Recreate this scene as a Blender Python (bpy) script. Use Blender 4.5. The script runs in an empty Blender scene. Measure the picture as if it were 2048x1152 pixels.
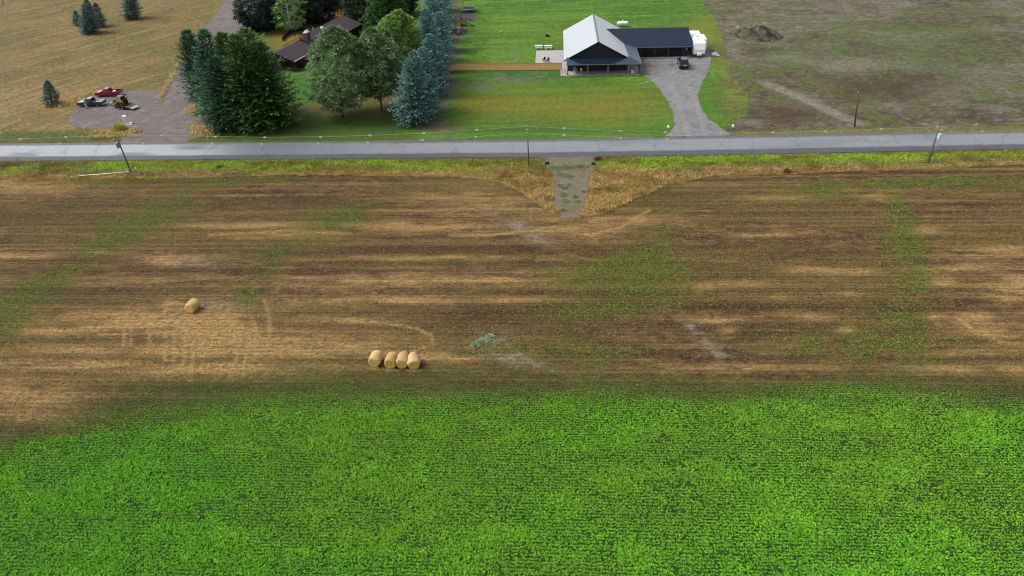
import bpy, bmesh, math, random
import numpy as np
from mathutils import Vector, Matrix, Euler

# ------------------------------------------------------------------ camera, sky, sun, exposure
sc = bpy.context.scene
col = sc.collection
FPX, PITCH, CAMH, ROLL = 1365.0, math.radians(34.3), 45.0, math.radians(2.2)
cam_d = bpy.data.cameras.new('camera')
cam = bpy.data.objects.new('camera', cam_d)
col.objects.link(cam)
cam_d.sensor_width = 36.0
cam_d.lens = 36.0 * FPX / 2048.0
cam_d.clip_start = 0.5
cam_d.clip_end = 9000
cam.location = (0, 0, CAMH)
cam.rotation_euler = (Matrix.Rotation(math.radians(90) - PITCH, 3, 'X') @ Matrix.Rotation(-ROLL, 3, 'Z')).to_euler()
sc.camera = cam

SUN_EL, SUN_AZ = math.radians(52), math.radians(-84)      # azimuth measured from +Y towards +X
world = bpy.data.worlds.new('World')
sc.world = world
world.use_nodes = True
wn, wl = world.node_tree.nodes, world.node_tree.links
bg = wn['Background']
sky = wn.new('ShaderNodeTexSky')
sky.sky_type = 'NISHITA'
sky.sun_disc = False
sky.sun_elevation = SUN_EL
sky.sun_rotation = SUN_AZ
sky.air_density = 1.0
sky.dust_density = 3.0
hsv = wn.new('ShaderNodeHueSaturation')
hsv.inputs['Saturation'].default_value = 0.34             # overcast: a greyed sky
wl.new(sky.outputs[0], hsv.inputs['Color'])
wl.new(hsv.outputs[0], bg.inputs['Color'])
bg.inputs['Strength'].default_value = 0.11
sun_d = bpy.data.lights.new('sun', 'SUN')
sun_d.energy = 1.3
sun_d.angle = math.radians(28)
sun_d.color = (1.0, 0.97, 0.93)
sun = bpy.data.objects.new('sun', sun_d)
col.objects.link(sun)
sdir = Vector((math.sin(SUN_AZ) * math.cos(SUN_EL), math.cos(SUN_AZ) * math.cos(SUN_EL), math.sin(SUN_EL)))
sun.rotation_euler = sdir.to_track_quat('Z', 'Y').to_euler()
sc.view_settings.view_transform = 'Standard'
sc.view_settings.look = 'None'
sc.view_settings.exposure = 0.84
sc.view_settings.gamma = 1.0
sc.cycles.filter_width = 1.1

# ------------------------------------------------------------------ survey helpers: picture measurements to ground metres
rng = np.random.default_rng(7)
random.seed(7)
cP, sP, cR, sR = math.cos(PITCH), math.sin(PITCH), math.cos(ROLL), math.sin(ROLL)

def ray(px, py):
    a, b = (px - 1024) / FPX, (576 - py) / FPX
    u, v = a * cR + b * sR, -a * sR + b * cR
    return u, cP + v * sP, -sP + v * cP

def G(px, py, z=0.0):
    d = ray(px, py)
    t = (z - CAMH) / d[2]
    return d[0] * t, d[1] * t

def at_depth(px, py, Y):
    d = ray(px, py)
    t = Y / d[1]
    return d[0] * t, CAMH + d[2] * t

def to_px(x, y, z=0.0):
    dz = z - CAMH
    dep = y * cP - dz * sP
    u, v = x / dep, (y * sP + dz * cP) / dep
    return 1024 + FPX * (u * cR - v * sR), 576 - FPX * (u * sR + v * cR)

def gpoly(pts, z=0.0):
    return [G(px, py, z) for px, py in pts]

# ------------------------------------------------------------------ numpy noise and colour
def _hash(ix, iy, seed):
    h = (ix.astype(np.int64) * 374761393 + iy.astype(np.int64) * 668265263 + seed * 974634777) & 0x7fffffff
    h = ((h ^ (h >> 13)) * 1274126177) & 0x7fffffff
    h = (h ^ (h >> 16)) & 0xffff
    return h / 65535.0

def vn(x, y, seed=0):
    ix, iy = np.floor(x), np.floor(y)
    fx, fy = x - ix, y - iy
    fx, fy = fx * fx * (3 - 2 * fx), fy * fy * (3 - 2 * fy)
    a, b = _hash(ix, iy, seed), _hash(ix + 1, iy, seed)
    c, d = _hash(ix, iy + 1, seed), _hash(ix + 1, iy + 1, seed)
    return (a * (1 - fx) + b * fx) * (1 - fy) + (c * (1 - fx) + d * fx) * fy

def fbm(x, y, seed=0, o=4):
    s, amp, tot = 0, 1.0, 0
    for k in range(o):
        s = s + amp * vn(x * 2 ** k + 17.3 * k, y * 2 ** k - 9.1 * k, seed + k)
        tot += amp
        amp *= 0.55
    return s / tot

def sst(a, b, x):
    t = np.clip((x - a) / (b - a), 0, 1)
    return t * t * (3 - 2 * t)

GAIN = 1.72
def C(r, g, b, k=GAIN):                                   # an sRGB reading of a surface -> its linear base colour
    out = []
    for v in (r, g, b):
        v /= 255.0
        out.append((v / 12.92 if v < 0.04045 else ((v + 0.055) / 1.055) ** 2.4) / k)
    return np.array(out)

def mix(a, b, t):
    a, b, t = np.asarray(a), np.asarray(b), np.asarray(t)[..., None]
    return a * (1 - t) + b * t

def inside(poly, x, y):
    r = np.zeros(np.shape(x), bool)
    n = len(poly)
    for i in range(n):
        x0, y0 = poly[i]
        x1, y1 = poly[(i + 1) % n]
        if y0 == y1:
            continue
        c = ((y0 > y) != (y1 > y)) & (x < (x1 - x0) * (y - y0) / (y1 - y0) + x0)
        r ^= c
    return r

def spot(px, py, cx, cy, rx, ry, ang=0.0):                # soft elliptical patch
    a = math.radians(ang)
    dx, dy = px - cx, py - cy
    u, v = dx * math.cos(a) + dy * math.sin(a), -dx * math.sin(a) + dy * math.cos(a)
    return np.exp(-((u / rx) ** 2 + (v / ry) ** 2))

# ------------------------------------------------------------------ materials
def new_mat(name):
    m = bpy.data.materials.new(name)
    m.use_nodes = True
    return m, m.node_tree.nodes, m.node_tree.links, m.node_tree.nodes['Principled BSDF']

def plain(name, rgb, rough=0.6, metal=0.0, var=0.15, scale=4.0, bump=0.0, coat=0.0, spec=0.5):
    m, n, l, p = new_mat(name)
    tc = n.new('ShaderNodeTexCoord')
    nz = n.new('ShaderNodeTexNoise')
    nz.inputs['Scale'].default_value = scale
    nz.inputs['Detail'].default_value = 5
    l.new(tc.outputs['Object'], nz.inputs['Vector'])
    mx = n.new('ShaderNodeMix')
    mx.data_type = 'RGBA'
    mx.inputs[6].default_value = (*[c * (1 - var) for c in rgb], 1)
    mx.inputs[7].default_value = (*[min(1, c * (1 + var)) for c in rgb], 1)
    l.new(nz.outputs['Fac'], mx.inputs[0])
    l.new(mx.outputs[2], p.inputs['Base Color'])
    p.inputs['Roughness'].default_value = rough
    p.inputs['Metallic'].default_value = metal
    p.inputs['Coat Weight'].default_value = coat
    p.inputs['Coat Roughness'].default_value = 0.12
    p.inputs['Specular IOR Level'].default_value = spec
    if bump:
        b = n.new('ShaderNodeBump')
        b.inputs['Strength'].default_value = bump
        b.inputs['Distance'].default_value = 0.05
        l.new(nz.outputs['Fac'], b.inputs['Height'])
        l.new(b.outputs[0], p.inputs['Normal'])
    return m

def ground_mat(name, s1=2.5, s2=9.0, amt=0.35, bump=0.4, dist=0.08, rough=0.9, spec=0.2, stretch=1.0):
    """base colour from the sheet's 'albedo' attribute, broken up by two sizes of noise in metres"""
    m, n, l, p = new_mat(name)
    at = n.new('ShaderNodeAttribute')
    at.attribute_name = 'albedo'
    tc = n.new('ShaderNodeTexCoord')
    mp = n.new('ShaderNodeMapping')
    mp.inputs['Rotation'].default_value = (0, 0, math.radians(4))
    mp.inputs['Scale'].default_value = (1 / stretch, 1, 1)
    l.new(tc.outputs['Object'], mp.inputs['Vector'])
    facs = []
    for s in (s1, s2):
        z = n.new('ShaderNodeTexNoise')
        z.inputs['Scale'].default_value = s
        z.inputs['Detail'].default_value = 4
        z.inputs['Roughness'].default_value = 0.65
        l.new(mp.outputs[0], z.inputs['Vector'])
        facs.append(z.outputs['Fac'])
    ad = n.new('ShaderNodeMath')
    ad.operation = 'ADD'
    l.new(facs[0], ad.inputs[0])
    l.new(facs[1], ad.inputs[1])
    mr = n.new('ShaderNodeMapRange')
    mr.inputs['From Min'].default_value = 0.65
    mr.inputs['From Max'].default_value = 1.35
    mr.inputs['To Min'].default_value = 1 - amt
    mr.inputs['To Max'].default_value = 1 + amt
    l.new(ad.outputs[0], mr.inputs['Value'])
    vm = n.new('ShaderNodeVectorMath')
    vm.operation = 'SCALE'
    l.new(at.outputs['Color'], vm.inputs[0])
    l.new(mr.outputs[0], vm.inputs['Scale'])
    l.new(vm.outputs[0], p.inputs['Base Color'])
    p.inputs['Roughness'].default_value = rough
    p.inputs['Specular IOR Level'].default_value = spec
    b = n.new('ShaderNodeBump')
    b.inputs['Strength'].default_value = bump
    b.inputs['Distance'].default_value = dist
    l.new(ad.outputs[0], b.inputs['Height'])
    l.new(b.outputs[0], p.inputs['Normal'])
    return m

def leaf_mat(name, trans=0.22, rough=0.6):
    m, n, l, p = new_mat(name)
    at = n.new('ShaderNodeAttribute')
    at.attribute_name = 'albedo'
    l.new(at.outputs['Color'], p.inputs['Base Color'])
    p.inputs['Roughness'].default_value = rough
    p.inputs['Specular IOR Level'].default_value = 0.25
    t = n.new('ShaderNodeBsdfTranslucent')
    l.new(at.outputs['Color'], t.inputs['Color'])
    mx = n.new('ShaderNodeMixShader')
    mx.inputs[0].default_value = trans
    l.new(p.outputs[0], mx.inputs[1])
    l.new(t.outputs[0], mx.inputs[2])
    l.new(mx.outputs[0], n['Material Output'].inputs['Surface'])
    return m

def striped(name, rgb, pitch, axis, rough, metal, bump=0.6, var=0.1, spec=0.5, dark=0.0):
    """sheet metal seams, siding or boards repeating along one axis"""
    m, n, l, p = new_mat(name)
    tc = n.new('ShaderNodeTexCoord')
    sp = n.new('ShaderNodeSeparateXYZ')
    l.new(tc.outputs['Object'], sp.inputs[0])
    ml = n.new('ShaderNodeMath')
    ml.operation = 'MULTIPLY'
    ml.inputs[1].default_value = 1 / pitch
    l.new(sp.outputs[axis], ml.inputs[0])
    fr = n.new('ShaderNodeMath')
    fr.operation = 'FRACT'
    l.new(ml.outputs[0], fr.inputs[0])
    lt = n.new('ShaderNodeMath')
    lt.operation = 'LESS_THAN'
    lt.inputs[1].default_value = 0.14
    l.new(fr.outputs[0], lt.inputs[0])
    nz = n.new('ShaderNodeTexNoise')
    nz.inputs['Scale'].default_value = 1.5
    nz.inputs['Detail'].default_value = 6
    l.new(tc.outputs['Object'], nz.inputs['Vector'])
    mx = n.new('ShaderNodeMix')
    mx.data_type = 'RGBA'
    mx.inputs[6].default_value = (*[c * (1 - var) for c in rgb], 1)
    mx.inputs[7].default_value = (*[c * (1 + var) for c in rgb], 1)
    l.new(nz.outputs['Fac'], mx.inputs[0])
    m2 = n.new('ShaderNodeMix')
    m2.data_type = 'RGBA'
    m2.inputs[7].default_value = (*[c * (1 - dark) for c in rgb], 1)
    l.new(lt.outputs[0], m2.inputs[0])
    l.new(mx.outputs[2], m2.inputs[6])
    l.new(m2.outputs[2], p.inputs['Base Color'])
    p.inputs['Roughness'].default_value = rough
    p.inputs['Metallic'].default_value = metal
    p.inputs['Specular IOR Level'].default_value = spec
    b = n.new('ShaderNodeBump')
    b.inputs['Strength'].default_value = bump
    b.inputs['Distance'].default_value = 0.03
    l.new(lt.outputs[0], b.inputs['Height'])
    l.new(b.outputs[0], p.inputs['Normal'])
    return m

def asphalt_mat():
    m = ground_mat('asphalt_surface', 1.2, 14, 0.16, 0.15, 0.02, 0.62, 0.4)
    n, l = m.node_tree.nodes, m.node_tree.links
    p = n['Principled BSDF']
    tc = n.new('ShaderNodeTexCoord')
    dn = n.new('ShaderNodeTexNoise')
    dn.inputs['Scale'].default_value = 0.5
    dn.inputs['Detail'].default_value = 5
    l.new(tc.outputs['Object'], dn.inputs['Vector'])
    vs = n.new('ShaderNodeVectorMath')
    vs.operation = 'MULTIPLY_ADD'
    vs.inputs[1].default_value = (2.5, 2.5, 0)
    l.new(dn.outputs['Color'], vs.inputs[0])
    l.new(tc.outputs['Object'], vs.inputs[2])
    mp = n.new('ShaderNodeMapping')
    mp.inputs['Scale'].default_value = (0.13, 0.05, 1)
    l.new(vs.outputs[0], mp.inputs['Vector'])
    vo = n.new('ShaderNodeTexVoronoi')
    vo.feature = 'DISTANCE_TO_EDGE'
    vo.inputs['Scale'].default_value = 1.0
    l.new(mp.outputs[0], vo.inputs['Vector'])
    mr = n.new('ShaderNodeMapRange')
    mr.inputs['From Min'].default_value = 0.0
    mr.inputs['From Max'].default_value = 0.02
    mr.inputs['To Min'].default_value = 0.78
    mr.inputs['To Max'].default_value = 1.0
    l.new(vo.outputs['Distance'], mr.inputs['Value'])
    src = p.inputs['Base Color'].links[0].from_socket
    vm = n.new('ShaderNodeVectorMath')
    vm.operation = 'SCALE'
    l.new(src, vm.inputs[0])
    l.new(mr.outputs[0], vm.inputs['Scale'])
    l.new(vm.outputs[0], p.inputs['Base Color'])
    return m

# ------------------------------------------------------------------ object helpers
def tag(o, label=None, cat=None, group=None, kind=None):
    if label: o['label'] = label
    if cat: o['category'] = cat
    if group: o['group'] = group
    if kind: o['kind'] = kind
    return o

def thing(name, label, cat, loc=(0, 0, 0), rz=0.0, group=None):
    o = bpy.data.objects.new(name, None)
    col.objects.link(o)
    o.location = loc
    o.rotation_euler = (0, 0, rz)
    o.empty_display_size = 0.3
    return tag(o, label, cat, group)

def copy_thing(o, loc, rz, label, parent=None):
    c = o.copy()
    col.objects.link(c)
    if parent is None:
        c.location = loc
        c.rotation_euler = (0, 0, rz)
        c['label'] = label
    else:
        c.parent = parent
    for ch in list(o.children):
        copy_thing(ch, None, None, None, c)
    return c

class MB:
    def __init__(self):
        self.v, self.f = [], []
    def add(self, vs, fs):
        k = len(self.v)
        self.v += [tuple(p) for p in vs]
        self.f += [tuple(i + k for i in q) for q in fs]
        return self
    def box(self, c, s, rz=0.0, ry=0.0, rx=0.0):
        R = Euler((rx, ry, rz)).to_matrix()
        vs = []
        for dz in (-1, 1):
            for dx, dy in ((-1, -1), (1, -1), (1, 1), (-1, 1)):
                vs.append(Vector(c) + R @ Vector((dx * s[0] / 2, dy * s[1] / 2, dz * s[2] / 2)))
        return self.add(vs, [(3, 2, 1, 0), (4, 5, 6, 7), (0, 1, 5, 4), (1, 2, 6, 5), (2, 3, 7, 6), (3, 0, 4, 7)])
    def hexa(self, lo, hi):                               # four lower and four upper corners
        return self.add(list(lo) + list(hi), [(3, 2, 1, 0), (4, 5, 6, 7), (0, 1, 5, 4), (1, 2, 6, 5), (2, 3, 7, 6), (3, 0, 4, 7)])
    def prism(self, prof, y0, y1, plane='xz'):            # profile extruded along the third axis
        n = len(prof)
        if plane == 'xz':
            vs = [(a, y0, b) for a, b in prof] + [(a, y1, b) for a, b in prof]
        elif plane == 'yz':
            vs = [(y0, a, b) for a, b in prof] + [(y1, a, b) for a, b in prof]
        else:
            vs = [(a, b, y0) for a, b in prof] + [(a, b, y1) for a, b in prof]
        fs = [tuple(range(n)), tuple(range(2 * n - 1, n - 1, -1))]
        fs += [(i, i + n, (i + 1) % n + n, (i + 1) % n) for i in range(n)]
        return self.add(vs, fs)
    def tube(self, pts, rad, n=8, caps=True):
        pts = [Vector(p) for p in pts]
        if not hasattr(rad, '__len__'):
            rad = [rad] * len(pts)
        vs, fs = [], []
        for i, p in enumerate(pts):
            t = (pts[min(i + 1, len(pts) - 1)] - pts[max(i - 1, 0)]).normalized()
            a = t.orthogonal().normalized() if abs(t.z) > 0.95 else t.cross(Vector((0, 0, 1))).normalized()
            b = t.cross(a)
            for k in range(n):
                w = 2 * math.pi * k / n
                vs.append(p + (a * math.cos(w) + b * math.sin(w)) * rad[i])
        for i in range(len(pts) - 1):
            for k in range(n):
                k2 = (k + 1) % n
                fs.append((i * n + k, i * n + k2, (i + 1) * n + k2, (i + 1) * n + k))
        if caps:
            fs.append(tuple(range(n - 1, -1, -1)))
            fs.append(tuple(range((len(pts) - 1) * n, len(pts) * n)))
        return self.add(vs, fs)
    def lathe(self, prof, axis='z', c=(0, 0, 0), n=16):   # (radius, height) pairs
        vs, fs = [], []
        for r, h in prof:
            for k in range(n):
                w = 2 * math.pi * k / n
                p = (r * math.cos(w), r * math.sin(w), h)
                if axis == 'x': p = (p[2], p[0], p[1])
                if axis == 'y': p = (p[0], p[2], p[1])
                vs.append(Vector(p) + Vector(c))
        for i in range(len(prof) - 1):
            for k in range(n):
                k2 = (k + 1) % n
                fs.append((i * n + k, i * n + k2, (i + 1) * n + k2, (i + 1) * n + k))
        fs.append(tuple(range(n - 1, -1, -1)))
        fs.append(tuple(range((len(prof) - 1) * n, len(prof) * n)))
        return self.add(vs, fs)
    def quad(self, *p):
        return self.add(p, [tuple(range(len(p)))])
    def build(self, name, mat, parent=None, bevel=0.0, smooth=False, seg=1):
        me = bpy.data.meshes.new(name)
        me.from_pydata([tuple(p) for p in self.v], [], self.f)
        bm = bmesh.new()
        bm.from_mesh(me)
        bmesh.ops.recalc_face_normals(bm, faces=bm.faces)
        if bevel:
            bmesh.ops.bevel(bm, geom=[e for e in bm.edges], offset=bevel, segments=seg, affect='EDGES', clamp_overlap=True)
        bm.to_mesh(me)
        bm.free()
        me.materials.append(mat)
        if smooth:
            me.polygons.foreach_set('use_smooth', [True] * len(me.polygons))
        o = bpy.data.objects.new(name, me)
        col.objects.link(o)
        if parent: o.parent = parent
        return o

def np_mesh(name, V, F, mat, colr=None, parent=None):
    """V (n,3), F (m,4) numpy quads"""
    me = bpy.data.meshes.new(name)
    me.vertices.add(len(V))
    me.vertices.foreach_set('co', np.ascontiguousarray(V, np.float32).ravel())
    me.loops.add(F.size)
    me.loops.foreach_set('vertex_index', np.ascontiguousarray(F, np.int32).ravel())
    me.polygons.add(len(F))
    me.polygons.foreach_set('loop_start', np.arange(0, F.size, F.shape[1], dtype=np.int32))
    me.update(calc_edges=True)
    if colr is not None:
        a = me.attributes.new('albedo', 'FLOAT_COLOR', 'POINT')
        c4 = np.ones((len(V), 4), np.float32)
        c4[:, :3] = np.clip(colr, 0, 1)
        a.data.foreach_set('color', c4.ravel())
    me.materials.append(mat)
    o = bpy.data.objects.new(name, me)
    col.objects.link(o)
    if parent: o.parent = parent
    return o

def sheet(name, poly, z, step, colour, mat, jit=0.0, relief=None):
    P = np.array(poly)
    x0, y0 = P.min(0) - step
    x1, y1 = P.max(0) + step
    xs, ys = np.arange(x0, x1 + step, step), np.arange(y0, y1 + step, step)
    X, Y = np.meshgrid(xs, ys)
    nx, ny = len(xs), len(ys)
    cx, cy = X[:-1, :-1] + step / 2, Y[:-1, :-1] + step / 2
    if jit:
        jx = (fbm(cx / 1.3, cy / 1.3, 91, 3) - 0.5) * 2 * jit
        jy = (fbm(cx / 1.3, cy / 1.3, 55, 3) - 0.5) * 2 * jit
        keep = inside(poly, cx + jx, cy + jy)
    else:
        keep = inside(poly, cx, cy)
    jj, ii = np.nonzero(keep)
    q = np.stack([jj * nx + ii, jj * nx + ii + 1, (jj + 1) * nx + ii + 1, (jj + 1) * nx + ii], 1)
    used, inv = np.unique(q, return_inverse=True)
    q = inv.reshape(q.shape)
    vx, vy = X.ravel()[used], Y.ravel()[used]
    vz = np.full(vx.shape, z) if relief is None else z + relief(vx, vy)
    px, py = to_px(vx, vy)
    o = np_mesh(name, np.stack([vx, vy, vz], 1), q, mat, colour(vx, vy, px, py))
    return tag(o, kind='structure')

def strip(name, left, right, z, lat, colour, mat):
    """a ribbon between two point lists, subdivided at the fractions in lat"""
    L, R = np.array(left), np.array(right)
    lat = np.array(lat)
    V = L[:, None, :] * (1 - lat[None, :, None]) + R[:, None, :] * lat[None, :, None]
    n, m = V.shape[:2]
    idx = np.arange(n * m).reshape(n, m)
    q = np.stack([idx[:-1, :-1], idx[:-1, 1:], idx[1:, 1:], idx[1:, :-1]], -1).reshape(-1, 4)
    v = V.reshape(-1, 2)
    t = np.tile(lat, n)
    px, py = to_px(v[:, 0], v[:, 1])
    o = np_mesh(name, np.c_[v, np.full(len(v), z)], q, mat, colour(v[:, 0], v[:, 1], px, py, t))
    return tag(o, kind='structure')

def smooth_line(pts, n):
    """resample a pixel polyline by x with cosine-free linear interpolation"""
    p = np.array(pts, float)
    t = np.r_[0, np.cumsum(np.hypot(*np.diff(p, axis=0).T))]
    s = np.linspace(0, t[-1], n)
    return list(zip(np.interp(s, t, p[:, 0]), np.interp(s, t, p[:, 1])))

def leaves(base, az, el, L, W, colr, droop=0.12):
    """rhombic leaf quads; arrays of length n; returns V, F, colours"""
    n = len(az)
    d = np.stack([np.cos(az) * np.cos(el), np.sin(az) * np.cos(el), np.sin(el)], 1)
    roll = rng.uniform(-0.7, 0.7, n)
    s0 = np.stack([-np.sin(az), np.cos(az), np.zeros(n)], 1)
    up = np.cross(d, s0)
    s = s0 * np.cos(roll)[:, None] + up * np.sin(roll)[:, None]
    Lc, Wc = L[:, None], W[:, None]
    v1 = base + d * Lc * 0.5 + s * Wc * 0.5
    v3 = base + d * Lc * 0.5 - s * Wc * 0.5
    v2 = base + d * Lc
    v2[:, 2] -= droop * L
    V = np.stack([base, v1, v2, v3], 1).reshape(-1, 3)
    return V, np.arange(4 * n).reshape(n, 4), np.repeat(colr, 4, axis=0)

def tufts(name, x, y, z, size, colr, K, el, mat, wid=0.35, spread=0.4, var=0.22, label=None):
    n = len(x)
    r = lambda a, b: rng.uniform(a, b, n * K)
    sz = np.repeat(size, K)
    base = np.stack([np.repeat(x, K) + r(-1, 1) * spread * sz, np.repeat(y, K) + r(-1, 1) * spread * sz, np.repeat(np.broadcast_to(z, (n,)), K) + r(0, .15) * sz], 1)
    cc = np.repeat(colr, K, axis=0) * r(1 - var, 1 + var)[:, None]
    V, F, cl = leaves(base, r(0, 2 * math.pi), np.radians(r(*el)), sz * r(0.7, 1.15), sz * wid * r(0.7, 1.3), cc)
    o = np_mesh(name, V, F, mat, cl)
    return tag(o, label, kind='stuff')

M_LEAF = leaf_mat('crop_leaf', 0.30)
M_NEEDLE = leaf_mat('needle_leaf', 0.08, 0.7)
M_BROAD = leaf_mat('broad_leaf', 0.25)
M_BLADE = leaf_mat('grass_blade', 0.25, 0.7)
M_FIELD = ground_mat('field_soil', 3.0, 8.0, 0.85, 0.9, 0.14, stretch=1.8)
M_LAWN = ground_mat('lawn_turf', 1.3, 4.0, 0.38, 0.5, 0.08)
M_MEADOW = ground_mat('meadow_turf', 1.1, 3.6, 0.6, 0.5, 0.10)
M_GRAVEL = ground_mat('gravel_bed', 1.4, 12.0, 0.20, 0.4, 0.04)
def add_rows(m, pitch, amt):
    n, l = m.node_tree.nodes, m.node_tree.links
    p = n['Principled BSDF']
    tc = n.new('ShaderNodeTexCoord')
    mp = n.new('ShaderNodeMapping')
    mp.inputs['Rotation'].default_value = (0, 0, math.radians(4))
    l.new(tc.outputs['Object'], mp.inputs['Vector'])
    wv = n.new('ShaderNodeTexWave')
    wv.bands_direction = 'Y'
    wv.inputs['Scale'].default_value = 0.314 / pitch
    wv.inputs['Distortion'].default_value = 1.2
    wv.inputs['Detail'].default_value = 3
    wv.inputs['Detail Scale'].default_value = 0.4
    l.new(mp.outputs[0], wv.inputs['Vector'])
    mr = n.new('ShaderNodeMapRange')
    mr.inputs['To Min'].default_value = 1 - amt
    mr.inputs['To Max'].default_value = 1 + amt
    l.new(wv.outputs['Fac'], mr.inputs['Value'])
    src = p.inputs['Base Color'].links[0].from_socket
    vm = n.new('ShaderNodeVectorMath')
    vm.operation = 'SCALE'
    l.new(src, vm.inputs[0])
    l.new(mr.outputs[0], vm.inputs['Scale'])
    l.new(vm.outputs[0], p.inputs['Base Color'])
add_rows(M_FIELD, 0.62, 0.11)
M_ASPH = asphalt_mat()
M_BARK = plain('bark', (0.07, 0.055, 0.045), 0.9, var=0.4, scale=9, bump=0.5)
M_BIRCH = plain('pale_bark', (0.50, 0.48, 0.44), 0.8, var=0.25, scale=3)
M_WOODGREY = plain('weathered_wood', (0.16, 0.145, 0.13), 0.85, var=0.3, scale=6)
M_POLEBROWN = plain('treated_wood', (0.11, 0.055, 0.035), 0.85, var=0.3, scale=6)
M_STEELGREY = plain('galvanised_grey', (0.30, 0.32, 0.34), 0.45, 0.5)
M_PALEBLUE = plain('pale_blue_enamel', (0.55, 0.66, 0.70), 0.4)
M_WHITE = plain('white_paint', (0.80, 0.80, 0.79), 0.35, var=0.05)
M_OFFWHITE = plain('off_white_paint', (0.66, 0.67, 0.66), 0.45, var=0.06)
M_BLACK = plain('black_rubber', (0.016, 0.016, 0.018), 0.7)
M_DARKGLASS = plain('dark_glass', (0.012, 0.015, 0.02), 0.08, var=0.02)
M_CHROME = plain('bright_rim', (0.62, 0.63, 0.65), 0.3, 0.7)
M_CONC = plain('concrete', (0.38, 0.36, 0.345), 0.85, var=0.12, scale=1.2)
M_CEDAR = plain('cedar_post', (0.40, 0.17, 0.055), 0.6, var=0.25, scale=5)

# ------------------------------------------------------------------ SETTING: ground sheets
def along(x, y):                                          # coordinates along / across the road direction
    a = math.radians(-4.0)
    return x * math.cos(a) + y * math.sin(a), -x * math.sin(a) + y * math.cos(a)

m = MB()
m.quad((-3500, -600, -0.08), (3500, -600, -0.08), (3500, 5000, -0.08), (-3500, 5000, -0.08))
tag(m.build('ground', plain('far_ground', tuple(C(120, 112, 72)), 0.95, var=0.35, scale=0.02)), kind='structure')

CROP_EDGE = np.array([(-900, 940), (0, 838), (150, 808), (300, 776), (450, 756), (600, 746), (900, 738), (1300, 738), (1600, 744), (1850, 758), (2048, 770), (2900, 806)], float)
def crop_depth(px, py):
    return py - np.interp(px, CROP_EDGE[:, 0], CROP_EDGE[:, 1])

STRAW = [(352, 611, 18, 4), (345, 617, 9, 7), (349, 612, 16, 4), (560, 470, 90, 7), (520, 452, 130, 5), (860, 455, 130, 9), (930, 400, 120, 16), (760, 560, 160, 9), (250, 640, 190, 16), (90, 665, 110, 9), (380, 640, 110, 22), (600, 690, 190, 22), (330, 700, 330, 10),
         (130, 728, 200, 8), (60, 790, 110, 22), (90, 835, 110, 14), (500, 735, 200, 9), (1140, 466, 90, 12), (1240, 440, 140, 8), (1540, 470, 70, 5), (1570, 395, 90, 6), (1760, 393, 50, 6), (1850, 460, 35, 6), (2010, 500, 60, 9),
         (1880, 540, 60, 7), (1960, 530, 60, 9), (2040, 565, 40, 18), (1720, 543, 45, 6), (1620, 540, 55, 8), (1490, 568, 60, 4), (1410, 576, 20, 6), (1560, 592, 25, 5), (1700, 587, 28, 4), (1880, 566, 25, 6), (1630, 634, 40, 6),
         (1870, 634, 22, 5), (1950, 635, 45, 7), (1990, 662, 90, 10), (2010, 600, 40, 20), (1430, 640, 45, 6), (1455, 660, 20, 5), (1690, 660, 20, 6), (1960, 705, 120, 6), (1980, 738, 160, 9), (1500, 736, 140, 6), (60, 370, 110, 16), (30, 512, 110, 4),
         (370, 512, 90, 5), (330, 525, 30, 6), (180, 505, 60, 3), (700, 640, 120, 8), (820, 600, 120, 7), (900, 715, 130, 7), (420, 655, 70, 40), (860, 515, 170, 5), (640, 605, 60, 5), (1010, 560, 120, 5), (1060, 600, 120, 5), (340, 612, 16, 8), (430, 745, 160, 10)]
DARKS = [(180, 410, 110, 8), (330, 545, 160, 9), (150, 590, 140, 9), (120, 520, 120, 10), (560, 400, 120, 8), (260, 802, 150, 14), (420, 780, 110, 14), (1650, 480, 120, 6), (1640, 508, 150, 6), (1500, 610, 90, 9), (1950, 600, 110, 12),
         (1900, 620, 140, 5), (1850, 690, 140, 6), (1960, 715, 90, 7), (1420, 650, 120, 5), (1980, 790, 110, 26), (880, 640, 130, 10), (1000, 620, 90, 9), (800, 500, 120, 10), (700, 520, 60, 10), (1240, 590, 160, 8), (1010, 500, 130, 9), (600, 655, 90, 10), (1390, 762, 60, 5), (960, 760, 200, 10)]
GREENS = [(225, 492, 70, 16, -28), (140, 545, 90, 20, -32), (50, 600, 80, 24, -30), (10, 655, 50, 26, -20), (320, 425, 90, 22, -20), (260, 450, 50, 12, -20), (690, 425, 70, 15, -18), (650, 450, 50, 10, -10), (560, 500, 60, 12, -15), (520, 545, 55, 18, -40), (500, 590, 36, 16, -30),
          (1290, 500, 90, 40, -60), (1300, 560, 70, 30, 0), (1800, 430, 110, 20, 70), (1810, 520, 90, 34, 80), (1800, 640, 60, 40, 90), (1790, 700, 90, 22, 0), (1640, 385, 60, 18, 0), (1890, 365, 170, 10, 0), (1180, 540, 90, 30, 0), (1100, 700, 160, 20, 0), (1200, 620, 130, 14, 0), (1650, 690, 160, 16, 0), (430, 360, 260, 7, 0), (1560, 360, 200, 7, 0)]
BARES = [(985, 672, 34, 16, 8), (960, 690, 30, 8, 0), (1430, 700, 34, 13, 25), (1385, 655, 26, 8, 40), (1040, 720, 60, 12, 10), (390, 525, 40, 10, 0), (430, 610, 60, 8, 0), (630, 830, 60, 10, 0), (1280, 860, 40, 20, 0), (1050, 460, 60, 12, 30)]

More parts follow.
